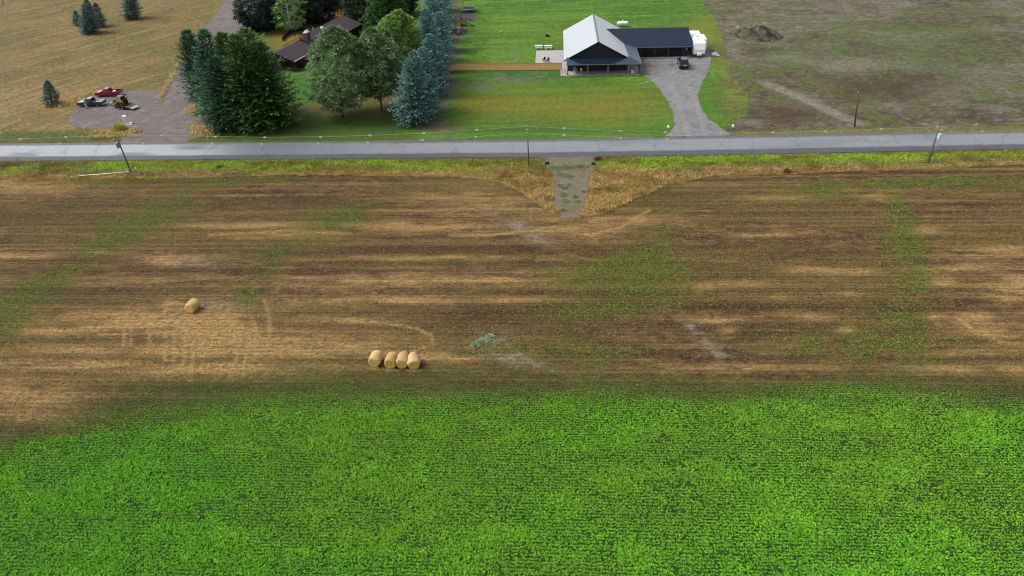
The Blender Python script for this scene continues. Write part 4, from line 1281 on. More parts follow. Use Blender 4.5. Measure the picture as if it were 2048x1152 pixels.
def cabin(parent, xr0, xf0, xr1, xf1, z0, z1, w0, w1, mat, splits, sheenmat=None):
    lo = [(xr0, -w0, z0), (xf0, -w0, z0), (xf0, w0, z0), (xr0, w0, z0)]
    hi = [(xr1, -w1, z1), (xf1, -w1, z1), (xf1, w1, z1), (xr1, w1, z1)]
    cab = MB().hexa(lo, hi).build('cab', mat, parent, 0.05, seg=2)
    if sheenmat:
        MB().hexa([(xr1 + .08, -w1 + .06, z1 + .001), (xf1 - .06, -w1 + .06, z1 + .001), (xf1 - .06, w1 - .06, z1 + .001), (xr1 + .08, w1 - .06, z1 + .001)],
                  [(xr1 + .1, -w1 + .08, z1 + .03), (xf1 - .08, -w1 + .08, z1 + .03), (xf1 - .08, w1 - .08, z1 + .03), (xr1 + .1, w1 - .08, z1 + .03)]).build('roof_sheen_panel', sheenmat, cab)  # thin added panel whose colour carries the sky reflection
    right = [lo[0], lo[1], hi[1], hi[0]]
    left = [lo[2], lo[3], hi[3], hi[2]]
    front = [lo[1], lo[2], hi[2], hi[1]]
    back = [lo[3], lo[0], hi[0], hi[3]]
    glass(cab, front, .07, .93, .10, .90, 'windscreen')
    glass(cab, back, .10, .90, .16, .86, 'rear_window')
    for a, b in splits:
        glass(cab, right, a, b, .14, .86)
        glass(cab, left, 1 - b, 1 - a, .14, .86)
    return cab
def pickup(name, label, x, y, rz, paint, liner=None, top=None, rim=None):
    o = thing(name, label, 'pickup truck', (x, y, 0), rz, 'pickups parked on the gravel lot')
    m = MB()
    front = [(-.6, .42)] + [(1.2, .42)] + arch(1.62, .43) + [(2.05, .42), (2.55, .45), (2.62, .62), (2.56, .92), (2.35, 1.02), (1.1, 1.10), (-.6, 1.10)]
    m.prism(front, -.88, .88)
    side = [(-2.6, .48), (-1.9, .45)] + arch(-1.5, .43) + [(-1.08, .42), (-.602, .42), (-.602, 1.10), (-2.6, 1.10)]
    m.prism(side, -.88, -.76).prism(side, .76, .88)
    m.box((-1.6, 0, .56), (1.98, 1.5, .08)).box((-2.58, 0, .83), (.07, 1.51, .50))
    m.build('body', paint, o, 0.025)
    cabin(o, -.6, 1.2, -.42, .52, 1.08, 1.66, .84, .68, paint, ((.10, .44), (.47, .76)), top)
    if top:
        MB().hexa([(1.14, -.8, 1.10), (2.3, -.74, 1.035), (2.3, .74, 1.035), (1.14, .8, 1.10)], [(1.16, -.78, 1.13), (2.28, -.72, 1.06), (2.28, .72, 1.06), (1.16, .78, 1.13)]).build('bonnet_sheen_panel', top, o, .01)  # thin added panel, sky reflection in its colour
    for s in (-1, 1):
        MB().prism([(-2.5, .62), (-.65, .62), (-.65, 1.12), (-2.5, 1.12)], s * .755, s * .72).build('bed_liner', liner or M_DARKSTEEL, o)
        for xx in (1.62, -1.5):
            wheel(o, xx, s * .81, .37, .24, rim or M_CHROME)
        MB().box((2.58, s * .66, .80), (.08, .30, .16)).build('headlight', M_HEADLAMP, o)
        MB().box((-2.62, s * .80, .86), (.04, .14, .30)).build('taillight', M_REDLAMP, o)
        MB().box((.98, s * .98, 1.16), (.12, .16, .13)).build('mirror', M_BLACK, o)
    MB().box((-1.6, 0, .605), (1.9, 1.42, .02)).build('bed_liner', liner or M_DARKSTEEL, o)
    MB().box((2.66, 0, .52), (.1, 1.72, .18)).build('bumper', M_CHROME, o, .02)
    MB().box((-2.68, 0, .52), (.12, 1.72, .16)).build('bumper', M_CHROME, o, .02)
    MB().box((2.61, 0, .80), (.04, .98, .2)).build('grille', M_DARKSTEEL, o)
    return o
bw1, bw2 = G(164.5, 215.3), G(198, 214.3)
hd = math.atan2(bw1[1] - bw2[1], bw1[0] - bw2[0])
def from_near_wheels(w1, w2, hd):                         # middle of the body, from the two wheels on the near (left) side
    cx, cy = (w1[0] + w2[0]) / 2, (w1[1] + w2[1]) / 2
    return cx - .88 * -math.sin(hd) * 1, cy - .88 * math.cos(hd) * 1
tx, ty = from_near_wheels(bw1, bw2, hd)
pickup('pickup_truck', 'dark teal pickup with sky sheen painted on roof and bonnet hitched to the flat trailer', tx, ty, hd, M_TEALPAINT, M_OFFWHITE, plain('sky_sheen_teal', C(206, 222, 228), .3, .1, var=.04, coat=.6), M_WHITE)  # pale top colour is the sky reflected in teal paint
TEAL = (tx, ty, hd)
rw1, rw2 = G(201.2, 195.0), G(231, 193.8)
hd2 = math.atan2(rw1[1] - rw2[1], rw1[0] - rw2[0])
tx2, ty2 = from_near_wheels(rw1, rw2, hd2)
pickup('pickup_truck', 'red pickup with open bed parked behind the teal one by the meadow', tx2, ty2, hd2, M_REDPAINT, None, plain('sky_sheen_red', C(232, 120, 140), .3, .1, var=.04, coat=.6))  # pinkish top colour paints reflected sky onto the red
def local(o, x, y):
    return o[0] + x * math.cos(o[2]) - y * math.sin(o[2]), o[1] + x * math.sin(o[2]) + y * math.cos(o[2])
# loads in the beds
p = local(TEAL, -1.6, 0)
o = thing('cargo_boards', 'white boards lying loose in the bed of the teal pickup', 'boards', (*p, .62), hd)
for i, (dx, dy, dz, ln, ry) in enumerate(((.05, .25, .12, 1.7, .12), (-.1, -.1, .2, 1.5, -.08), (.1, -.4, .1, 1.2, .05))):
    MB().box((dx, dy, dz), (ln, .3, .07), .1 * i, ry).build('board', M_WHITE, o)
p = local((tx2, ty2, hd2), -1.3, .1)
o = thing('cargo_box', 'grey metal box with lid in the bed of the red pickup', 'box', (*p, .62), hd2)
MB().box((0, 0, .2), (.5, .9, .4)).build('box_body', M_STEELGREY, o, .02)
MB().box((0, 0, .43), (.54, .94, .05)).build('lid', M_OFFWHITE, o)

# trailer behind the teal pickup
tw, tw2 = G(240, 218.6), G(248, 219.8)
th_ = math.atan2(G(219, 207)[1] - G(262, 213)[1], G(219, 207)[0] - G(262, 213)[0])
mid = ((tw[0] + tw2[0]) / 2, (tw[1] + tw2[1]) / 2)
TR = (mid[0] + .95 * math.sin(th_), mid[1] - .95 * math.cos(th_) + 1.9 * math.cos(th_) * 0, th_)
TR = (mid[0] + 0.95 * math.sin(th_), mid[1] - 0.95 * math.cos(th_), th_)
tr = thing('flat_trailer', 'flatbed trailer with plank deck and pale ramp carrying the yellow loader', 'trailer', (TR[0], TR[1], 0), th_)
MB().box((.35, 0, .56), (4.6, 1.8, .07)).build('deck', M_DECKWOOD, tr)
fr = MB().box((.35, .93, .52), (4.7, .06, .16)).box((.35, -.93, .52), (4.7, .06, .16)).box((2.68, 0, .52), (.06, 1.92, .16)).box((-1.98, 0, .52), (.06, 1.92, .16))
fr.tube([(2.7, .8, .5), (4.1, 0, .5)], .05, 6).tube([(2.7, -.8, .5), (4.1, 0, .5)], .05, 6).box((4.2, 0, .5), (.3, .12, .1)).tube([(3.7, 0, .05), (3.7, 0, .95)], .04, 6)
fr.build('frame', M_DARKSTEEL, tr)
MB().hexa([(-3.0, -.88, .36), (-2.03, -.88, .50), (-2.03, .88, .50), (-3.0, .88, .36)], [(-3.0, -.88, .42), (-2.03, -.88, .56), (-2.03, .88, .56), (-3.0, .88, .42)]).build('ramp', M_RAMP, tr)
for s in (-1, 1):
    for xx in (.42, -.42):
        wheel(tr, xx, s * 1.09, .33, .2, M_WHITE)
    MB().box((0, s * 1.09, .76), (1.8, .26, .05)).build('fender', M_DARKSTEEL, tr, .01)
MB().lathe([(.18, -.1), (.34, -.1), (.36, 0), (.34, .1), (.18, .1)], 'x', (2.95, -.3, .92), 16).build('spare_tyre', M_BLACK, tr)
MB().box((3.55, 0, .72), (.3, .5, .3)).build('tool_box', M_OFFWHITE, tr, .02)
# skid steer loader standing on the deck, facing the pickup
p = local(TR, .55, 0)
ld = thing('skid_loader', 'yellow skid steer loader with grey cab roof standing on the trailer', 'loader', (p[0], p[1], .60), th_)
m = MB().prism([(-1.0, .25), (.75, .25), (.8, .62), (.45, .85), (-.55, .95), (-1.0, 1.25)], -.5, .5)
m.build('body', M_YELLOW, ld, .03)
MB().prism([(-1.28, .3), (-1.01, .3), (-1.01, 1.35), (-1.2, 1.3)], -.5, .5).build('engine_cover', M_DARKSTEEL, ld, .03)
cg = MB()
for xx in (-.62, .38):
    for s in (-1, 1):
        cg.box((xx, s * .44, 1.3), (.08, .08, 1.0))
cg.box((-.64, 0, 1.3), (.02, .8, .9))
cg.build('cab_frame', M_DARKSTEEL, ld)
MB().box((-.12, 0, 1.83), (1.2, 1.0, .09)).build('cab_roof', plain('grey_roof_sheet', C(128, 138, 142), .4), ld, .02)
MB().box((-.35, 0, .98), (.45, .5, .16)).box((-.55, 0, 1.25), (.1, .5, .5)).build('seat', M_BLACK, ld, .03)
for s in (-1, 1):
    MB().prism([(-1.1, 1.30), (-.95, 1.55), (.1, 1.25), (1.35, .42), (1.45, .12), (1.1, .12), (.85, .40), (.0, .92), (-.85, 1.2)], s * .70, s * .90).build('lift_arm', M_YELLOW, ld)
    for xx in (.45, -.6):
        wheel(ld, xx, s * .62, .36, .2, M_YELLOW)
MB().prism([(1.2, .05), (1.9, .02), (1.92, .08), (1.35, .2), (1.28, .62), (1.2, .62)], -.78, .78).build('bucket', plain('worn_bucket', C(150, 126, 92), .6), ld)
# black SUV on the drive
sx, sy = G(1367.5, 139.5)
sh = math.radians(83)
sx, sy = sx + 2.35 * math.cos(sh), sy + 2.35 * math.sin(sh)
suv = thing('black_suv', 'black estate car parked nose in before the garage doors', 'car', (sx, sy, .045), sh)
suv.scale = (1.1, 1.08, 1.12)
prof = [(-2.3, .45), (-1.85, .40)] + arch(-1.4, .43) + [(-.95, .40), (1.0, .40)] + arch(1.45, .43) + [(1.9, .42), (2.35, .45), (2.4, .8), (2.25, .98), (1.15, 1.08), (-2.32, 1.08), (-2.4, .75)]
MB().prism(prof, -.92, .92).build('body', M_BLACKPAINT, suv, .04)
cabin(suv, -2.3, 1.2, -1.95, .35, 1.06, 1.74, .88, .68, M_BLACKPAINT, ((.06, .30), (.33, .56), (.59, .80)), M_SUVSHEEN)
for s in (-1, 1):
    for xx in (1.45, -1.4):
        wheel(suv, xx, s * .82, .37, .24)
    MB().box((-2.34, s * .78, .95), (.06, .2, .22)).build('taillight', M_REDLAMP, suv)
    MB().box((2.36, s * .7, .82), (.06, .3, .14)).build('headlight', M_HEADLAMP, suv)
    MB().box((.75, s * 1.03, 1.15), (.14, .18, .14)).build('mirror', M_BLACK, suv)
    MB().box((-.8, s * .6, 1.80), (1.9, .05, .04)).build('roof_rail', M_DARKSTEEL, suv)
MB().box((-2.44, 0, .55), (.1, 1.7, .2)).build('bumper', M_DARKSTEEL, suv, .02)
MB().box((-2.42, -.12, .82), (.03, .5, .13)).build('number_plate', M_WHITE, suv)
# white travel trailer
RVc = (43.9, 154.9, math.radians(-90 - 5.0))
RVL, RVW, RVH = 11.0, 2.6, 3.2
rvx, rvy = RVc[0] - math.cos(RVc[2]) * RVL / 2, RVc[1] - math.sin(RVc[2]) * RVL / 2
rv = thing('travel_trailer', 'white travel trailer with slide out parked at the right end of the garage', 'caravan', (rvx, rvy, .045), RVc[2])
hl = RVL / 2
pf = [(-hl, .55), (hl - .25, .55), (hl, .85), (hl - .05, 1.6), (hl - .45, RVH - .25), (hl - .8, RVH), (-hl + .3, RVH), (-hl, RVH - .25)]
rb = MB().prism(pf, -RVW / 2, RVW / 2).build('body', M_WHITE, rv, .05, seg=2)
MB().box((-.6, RVW / 2 + .42, 1.85), (4.6, .86, 2.2)).build('slide_out', M_WHITE, rv, .03)
wv = MB().box((1.0, RVW / 2 + .86, 2.1), (.8, .02, .6)).build('window', M_DARKGLASS, rv)
MB().box((3.6, RVW / 2 + .01, 2.0), (.9, .03, .7)).build('window', M_DARKGLASS, rv)
for cx, s in ((2.6, .5), (-2.2, .5)):
    MB().box((cx, 0, RVH + .05), (s, .5, .1)).build('roof_vent', M_OFFWHITE, rv, .02)
MB().box((.3, .1, RVH + .13), (.95, .75, .26)).build('air_conditioner', M_OFFWHITE, rv, .06)
for s in (-1, 1):
    for xx in (-.5, -1.4):
        wheel(rv, xx, s * 1.1, .36, .24)
m = MB().tube([(hl - .1, .9, .5), (hl + 1.1, 0, .5)], .06, 6).tube([(hl - .1, -.9, .5), (hl + 1.1, 0, .5)], .06, 6).tube([(hl + .95, 0, .0), (hl + .95, 0, .8)], .05, 6)
m.build('hitch', M_DARKSTEEL, rv)
for s in (-1, 1):
    MB().lathe([(.02, .42), (.2, .46), (.22, .6), (.22, .95), (.16, 1.08), (.05, 1.12)], 'z', (hl + .4, s * .25, 0), 12).build('gas_bottle', M_WHITE, rv, smooth=True)
MB().box((hl - .03, 0, 1.45), (.06, 1.7, .06)).build('trim_stripe', M_STEELGREY, rv)

# ------------------------------------------------------------------ POLES AND WIRES
POLES = [((262, 345), (232.5, 272), 'grey utility pole leaning left with crossarm and dark transformer', .13),
         ((1058, 333), (1054, 252), 'slim grey utility pole standing in the roadside grass left of the farm track', .10),
         ((1856, 327), (1878, 253), 'grey utility pole leaning right with pale blue transformer', .13)]
pole_xy = []
for i, (b, t, lab, rad) in enumerate(POLES):
    x, y = G(*b)
    X, Z = at_depth(*t, y)
    pole_xy.append((x, y, X, Z))
    o = thing('utility_pole', lab, 'utility pole', (x, y, 0), math.radians(-3.5), 'utility poles along the road')
    dx = X - x
    MB().tube([(0, 0, 0), (dx / 2, 0, Z / 2), (dx, 0, Z)], [rad * 1.2, rad, rad * .75], 10).build('pole', M_WOODGREY, o, smooth=True)
    lx = lambda z: dx * z / Z
    if i != 1:
        MB().box((lx(Z - .35), -.12, Z - .35), (.1, 1.7, .11)).build('crossarm', M_WOODGREY, o)
        MB().tube([(lx(Z - 1.0), -.1, Z - 1.0), (lx(Z - .4), -.62, Z - .4)], .03, 5).build('crossarm_brace', M_WOODGREY, o)
        tr_ = MB().lathe([(.05, -.46), (.24, -.44), (.26, -.3), (.26, .34), (.22, .42), (.06, .46)], 'z', (lx(Z - 1.35) + (.30 if i == 2 else -.12), -.36, Z - 1.35), 14).build('transformer', M_PALEBLUE if i == 2 else M_STEELGREY, o, smooth=False)
        MB().tube([(lx(Z - .9) + .1, -.36, Z - .9), (lx(Z - .7) + .1, -.36, Z - .68)], .05, 6).build('bushing', M_STEELGREY, tr_)
        for s in (-.7, .5):
            MB().lathe([(.03, Z - .3), (.07, Z - .24), (.05, Z - .16), (.02, Z - .1)], 'z', (lx(Z - .3), s - .12, 0), 8).build('insulator', M_OFFWHITE, o)
    else:
        for zz in (Z + .02, Z - .55, Z - 1.1):
            MB().lathe([(.03, zz - .06), (.08, zz), (.06, zz + .08), (.02, zz + .14)], 'z', (lx(zz), -.12, 0), 8).build('insulator', M_OFFWHITE, o)

def line_point(px, py):
    """where the sight line meets the upright sheet through the feet of the poles"""
    d = ray(px, py)
    (x0, y0, *_), (x1, y1, *_) = (pole_xy[0], pole_xy[1]) if px < 1054 else (pole_xy[1], pole_xy[2])
    # d*t : y = y0 + k (x-x0)
    k = (y1 - y0) / (x1 - x0)
    t = (y0 - k * x0) / (d[1] - k * d[0])
    return d[0] * t, d[1] * t, CAMH + d[2] * t
UP = [(41, 277.9), (131.8, 273.7), (323.7, 270.5), (430.5, 273), (529.5, 274.5), (641, 273.5), (740, 270.7), (848, 266), (953.7, 259.3), (1128, 256.2), (1241, 261.5), (1331, 264), (1442, 265.5), (1546, 264.6), (1651, 262.4), (1762.7, 257.6), (1952.5, 248.6)]
LO = [(31, 291), (120, 286.6), (285.6, 285.4), (424.6, 286.6), (523, 287.7), (637, 286.9), (736, 284.5), (845, 280), (952, 273.5), (1129, 270), (1241.8, 275.2), (1334, 278), (1445.7, 279.6), (1551, 279), (1659, 276.3), (1772.2, 271.4), (1964.5, 262.7)]
M_WIRE = plain('wire', C(214, 216, 210), .5)
M_MARK = plain('marker_white', (.85, .83, .76), .5, var=.04)
for nm, pts, att, lab in (('power_line', UP, [(232, 271), (1054, 252.5), (1878, 253.5)], 'upper power line with white diamond markers strung along the road'),
                          ('power_line', LO, [(236, 284), (1055, 266), (1874.5, 267)], 'lower power line with white diamond markers strung along the road')):
    allp = sorted([line_point(*p) for p in pts + att])
    f_, l_ = allp[0], allp[-1]
    allp = [(f_[0] - 34, f_[1] + 2, f_[2] - .3)] + allp + [(l_[0] + 34, l_[1] - 2, l_[2] + .2)]
    o = thing(nm, lab, 'power line', (0, allp[0][1], 0), 0, 'power lines along the road')
    MB().tube([(a, b - allp[0][1], c) for a, b, c in allp], 0.018, 5).build('wire', M_WIRE, o)
    for p_ in pts:
        a, b, c = line_point(*p_)
        b -= allp[0][1]
        MB().add([(a - .36, b, c), (a, b - .04, c - .17), (a + .36, b, c), (a, b - .04, c + .17), (a, b + .03, c)], [(0, 1, 3), (1, 2, 3), (0, 4, 1), (1, 4, 2), (2, 4, 3), (3, 4, 0)]).build('wire_marker', M_MARK, o)
# the lone rust brown pole in the field
x, y = G(1709, 254)
X, Z = at_depth(1716.5, 185, y)
o = thing('brown_pole', 'lone rust brown pole standing in the bare field beyond the road', 'pole', (x, y, 0))
MB().tube([(0, 0, 0), ((X - x) / 2, 0, Z / 2), (X - x, 0, Z)], [.14, .12, .10], 10).build('pole', M_POLEBROWN, o, smooth=True)
MB().lathe([(.03, Z), (.08, Z + .05), (.02, Z + .15)], 'z', (X - x, 0, 0), 8).build('insulator', M_OFFWHITE, o)
MB().tube([(X - x, 0, Z - .2), (9.2, -.6, 0.05)], .012, 4).build('guy_wire', M_WIRE, o)

# stock fences in the roadside strip
def wire_fence(lab, posts):
    g = [G(*p) for p in posts]
    o = thing('wire_fence', lab, 'fence', (*g[0], 0))
    loc = [(a - g[0][0], b - g[0][1]) for a, b in g]
    for k, a in enumerate(loc):
        ln = .12 * math.sin(k * 2.3)
        MB().tube([(a[0], a[1], 0), (a[0] + ln, a[1], 1.15)], [.055, .045], 6).build('fence_post', M_WOODGREY, o)
    w_ = MB()
    for zz in (.4, .75, 1.05):
        w_.tube([(a[0], a[1], zz) for a in loc], .008, 4)
    w_.build('fence_wire', M_WIRE, o)
    return o
wire_fence('old stock fence of grey posts and wire in the roadside grass at left', [(-40, 347), (17, 347), (45, 347), (90, 347), (148, 346), (176, 346), (196, 345.5), (225, 346), (250, 347), (283, 352), (330, 351), (378, 350), (430, 350), (490, 349)])
wire_fence('old stock fence of grey posts and wire in the roadside grass at right', [(1330, 349), (1400, 347), (1470, 345), (1540, 342), (1614, 339), (1690, 337), (1763, 335), (1880, 331), (1945, 329), (2030, 327), (2100, 325)])
a, b = G(157, 350.5, .4), G(257, 345.5, .4)
o = thing('irrigation_pipe', 'long white pipe lying in the grass left of the leaning pole', 'pipe', (a[0], a[1], .42))
MB().tube([(0, 0, -.1), ((b[0] - a[0]) / 2, (b[1] - a[1]) / 2, 0), (b[0] - a[0], b[1] - a[1], .15)], .06, 10).build('pipe', M_WHITE, o, smooth=True)
MB().tube([(b[0] - a[0] - .05, b[1] - a[1], .15), (b[0] - a[0] + .12, b[1] - a[1], .16)], .14, 10).build('coupling', M_STEELGREY, o)
x, y = G(276, 347)
o = thing('marker_post', 'short white marker post right of the foot of the leaning pole', 'post', (x, y, 0))
MB().tube([(0, 0, 0), (-.12, 0, 1.0)], .05, 6).build('post', M_WOODGREY, o)
MB().box((-.1, -.04, .95), (.22, .05, .3)).build('plate', M_WHITE, o)
for lab, (a, b), rzz in (('dark culvert pipe mouth at the left side of the farm track', (1094, 329), .2), ('dark culvert pipe mouth at the right side of the farm track', (1187, 330), -.2)):
    x, y = G(a, b)
    s = -1 if rzz > 0 else 1
    o = thing('culvert_pipe', lab, 'culvert', (x, y, .22), rzz, 'culvert ends under the farm track')
    MB().lathe([(.20, 0), (.25, 0), (.25, .6 * s), (.20, .6 * s)], 'x', (-.3 * s, 0, 0), 14).build('pipe', M_DARKSTEEL, o)
    MB().lathe([(.02, .04 * s), (.21, .04 * s), (.21, .06 * s)], 'x', (-.3 * s + .5 * s, 0, 0), 14).build('pipe_mouth', M_BLACK, o)

# ------------------------------------------------------------------ BALES
def straw_mat(name, rgb):
    m, n, l, p = new_mat(name)
    tc = n.new('ShaderNodeTexCoord')
    mp = n.new('ShaderNodeMapping')
    mp.inputs['Scale'].default_value = (2, 14, 14)
    l.new(tc.outputs['Object'], mp.inputs['Vector'])
    nz = n.new('ShaderNodeTexNoise')
    nz.inputs['Scale'].default_value = 1.6
    nz.inputs['Detail'].default_value = 6
    l.new(mp.outputs[0], nz.inputs['Vector'])
    mx = n.new('ShaderNodeMix')
    mx.data_type = 'RGBA'
    mx.inputs[6].default_value = (*[c * .72 for c in rgb], 1)
    mx.inputs[7].default_value = (*[min(1, c * 1.22) for c in rgb], 1)
    l.new(nz.outputs['Fac'], mx.inputs[0])
    l.new(mx.outputs[2], p.inputs['Base Color'])
    p.inputs['Roughness'].default_value = .8
    b = n.new('ShaderNodeBump')
    b.inputs['Strength'].default_value = .8
    b.inputs['Distance'].default_value = .05
    l.new(nz.outputs['Fac'], b.inputs['Height'])
    l.new(b.outputs[0], p.inputs['Normal'])
    return m
def spiral_mat(name, rgb):
    m, n, l, p = new_mat(name)
    tc = n.new('ShaderNodeTexCoord')
    sp = n.new('ShaderNodeSeparateXYZ')
    l.new(tc.outputs['Object'], sp.inputs[0])
    cb = n.new('ShaderNodeCombineXYZ')
    l.new(sp.outputs[0], cb.inputs[0])
    l.new(sp.outputs[2], cb.inputs[1])
    wv = n.new('ShaderNodeTexWave')
    wv.wave_type = 'RINGS'
    wv.rings_direction = 'Z'
    wv.inputs['Scale'].default_value = 2.6
    wv.inputs['Distortion'].default_value = 3.5
    wv.inputs['Detail'].default_value = 4
    l.new(cb.outputs[0], wv.inputs['Vector'])
    mx = n.new('ShaderNodeMix')
    mx.data_type = 'RGBA'
    mx.inputs[6].default_value = (*[c * .62 for c in rgb], 1)
    mx.inputs[7].default_value = (*[min(1, c * 1.15) for c in rgb], 1)
    l.new(wv.outputs['Fac'], mx.inputs[0])
    l.new(mx.outputs[2], p.inputs['Base Color'])
    p.inputs['Roughness'].default_value = .85
    return m
SP_A, SP_B = spiral_mat('bale_end_gold', C(240, 196, 112, 1.3)), spiral_mat('bale_end_green', C(216, 186, 92, 1.3))
def bale(lab, px, py, rz, tone, endm, squash=1.0, group='round straw bales standing in a row'):
    x, y = G(px, py)
    R, Lh = .64, .68
    o = thing('round_bale', lab, 'straw bale', (x + math.sin(-rz) * -Lh * 0 - math.sin(rz) * Lh, y + math.cos(rz) * Lh, 0), rz, group)
    n, mrow = 30, 9
    vs, fs = [], []
    for j in range(mrow):
        yy = -Lh + 2 * Lh * j / (mrow - 1)
        e = 0.06 if j in (0, mrow - 1) else (0.015 if j in (1, mrow - 2) else 0)
        for k in range(n):
            w = 2 * math.pi * k / n
            r = R - e + .03 * math.sin(3 * w + j * .5 + px) + .02 * math.sin(7 * w + j * 1.7 + px) + random.uniform(-.022, .022)
            zz = R * .96 + r * math.sin(w) * squash
            vs.append((r * math.cos(w) * (2 - squash), yy + random.uniform(-.01, .01), max(.0, zz)))
    for j in range(mrow - 1):
        for k in range(n):
            k2 = (k + 1) % n
            fs.append((j * n + k, j * n + k2, (j + 1) * n + k2, (j + 1) * n + k))
    b = MB().add(vs, fs)
    b.build('bale_roll', straw_mat('straw_wrap', tone), o, smooth=True)
    for end, j in ((-1, 0), (1, mrow - 1)):
        e = MB()
        rim = [Vector(vs[j * n + k]) for k in range(n)]
        cen = sum(rim, Vector()) / n
        rings = []
        for f, bulge in ((1.0, 0), (.7, .05), (.35, .02), (.1, .06)):
            rings += [cen + (p_ - cen) * f + Vector((0, end * bulge, 0)) for p_ in rim]
        q = [(a_ * n + k, a_ * n + (k + 1) % n, (a_ + 1) * n + (k + 1) % n, (a_ + 1) * n + k) for a_ in range(3) for k in range(n)]
        e.add([p_ - cen for p_ in rings], q + [tuple(range(3 * n, 4 * n))])
        eo = e.build('bale_end', endm, o)
        eo.location = cen
    # loose straw round the foot
    return o
B1, B2, B3 = C(250, 214, 150), C(226, 184, 120), C(232, 192, 136)
bale('pale bale standing apart at the left of the row of four', 749, 735, math.radians(-10), B1, SP_A)
bale('greenish ended bale in the row, first right of the gap', 781, 738, math.radians(-9), B2, SP_B)
bale('darker sagging bale in the middle of the three touching ones', 805, 738, math.radians(-2), B3, SP_A, .97)
bale('pale bale at the right end of the row of four', 829, 740, math.radians(8), B1, SP_A)
bale('lone straw bale beside a strip of loose straw in the stubble', 381, 627, math.radians(-16), C(240, 198, 132), SP_A, .98, 'lone straw bale')
sx_, sy_ = [], []
for (a, b, rx, ry, nn) in ((352, 612, 14, 2.5, 160), (346, 618, 4, 6, 120), (340, 624, 6, 2, 60), (364, 624, 10, 4, 60), (424, 620, 3, 6, 60), (749, 739, 14, 2, 60), (781, 741, 13, 2, 60), (830, 742, 13, 2, 60)):
    q = rng.normal(0, .6, (nn, 2)) * [rx, ry] + [a, b]
    g = np.array([G(*p_) for p_ in q])
    sx_.append(g[:, 0]); sy_.append(g[:, 1])
sx_, sy_ = np.concatenate(sx_), np.concatenate(sy_)
tufts('loose_straw', sx_, sy_, .01, np.full(len(sx_), .3), mix(C(206, 168, 96), C(246, 222, 160), rng.uniform(0, 1, len(sx_))), 4, (5, 35), M_BLADE, .12, .6, .15, 'loose pale straw scattered round the bales')

# ------------------------------------------------------------------ THINGS ROUND THE FARMHOUSE
x, y = G(1245, 53.5)
o = thing('propane_tank', 'white propane tank on feet on the lawn behind the farmhouse', 'tank', (x, y, 0), HRZ)
MB().lathe([(.02, -1.5), (.3, -1.44), (.48, -1.25), (.55, -1.0), (.55, 1.0), (.48, 1.25), (.3, 1.44), (.02, 1.5)], 'x', (0, 0, .85), 18).build('tank_body', M_WHITE, o, smooth=True)
MB().lathe([(.2, 1.36), (.2, 1.5), (.12, 1.58), (.02, 1.6)], 'z', (0, 0, 0), 12).build('valve_dome', M_WHITE, o, smooth=True)
for xx in (-.8, .8):
    MB().box((xx, 0, .2), (.14, .7, .4)).build('foot', M_CONC, o)

def picnic(lab, a, b):
    x, y = G(a, b)
    o = thing('picnic_table', lab, 'picnic table', (x, y, 0), HRZ, 'white picnic tables beside the patio')
    MB().box((0, 0, .78), (1.9, .8, .08)).build('table_top', M_WHITE, o, .01)
    for s in (-1, 1):
        MB().box((0, s * .75, .46), (1.8 if s > 0 else 1.7, .32, .06)).build('bench', M_WHITE, o, .01)
    for xx in (-.65, .65):
        MB().tube([(xx, -.75, 0), (xx, .3, .75)], .045, 5).tube([(xx, .75, 0), (xx, -.3, .75)], .045, 5).build('leg_frame', M_OFFWHITE, o)
picnic('white picnic table behind the patio, left one of the pair', 1077.5, 98)
picnic('white picnic table behind the patio, right one of the pair', 1096.5, 98)
def patio_chair(lab, a, b, rz, mat):
    x, y = G(a, b)
    o = thing('patio_chair', lab, 'chair', (x, y, .12), rz, 'dark chairs on the patio')
    MB().box((0, 0, .42), (.55, .55, .06)).build('seat', mat, o, .01)
    MB().box((0, -.27, .75), (.55, .06, .62), 0, 0, .12).build('backrest', mat, o, .01)
    for sx in (-1, 1):
        MB().box((sx * .3, 0, .6), (.05, .5, .05)).build('armrest', mat, o)
        for sy in (-1, 1):
            MB().box((sx * .24, sy * .24, .2), (.05, .05, .40)).build('leg', mat, o)
patio_chair('dark patio chair standing at the left of the pair', 1088, 124, .5, M_DARKSTEEL)
patio_chair('dark patio chair standing at the right of the pair', 1095.5, 126, 2.4, M_DARKSTEEL)
x, y = G(1090.5, 128)
o = thing('side_table', 'small reddish side table between the patio chairs and fence', 'table', (x, y, .12))
MB().lathe([(.28, .42), (.3, .45), (.3, .48), (.02, .49)], 'z', (0, 0, 0), 14).build('table_top', plain('reddish_top', C(150, 84, 70), .5), o)
MB().tube([(0, 0, 0), (0, 0, .43)], .05, 6).build('leg', M_DARKSTEEL, o)
x, y = G(1095, 73)
o = thing('fire_pit', 'low dark fire pit on the lawn behind the patio', 'fire pit', (x, y, 0))
MB().lathe([(.35, .05), (.5, .3), (.6, .42), (.55, .42), (.4, .25), (.02, .2)], 'z', (0, 0, 0), 16).build('bowl', M_DARKSTEEL, o)
for k in range(3):
    MB().box((.4 * math.cos(k * 2.1), .4 * math.sin(k * 2.1), .1), (.06, .06, .24)).build('leg', M_DARKSTEEL, o)
x, y = G(1001.5, 65)
MBs = MB().lathe([(.02, 0), (.12, .03), (.19, .11), (.21, .21), (.19, .31), (.12, .39), (.02, .42)], 'z', (0, 0, 0), 14)
o = MBs.build('ball', M_WHITE, None, smooth=True)
o.location = (x, y, .03)
tag(o, 'white ball lying on the back lawn', 'ball')
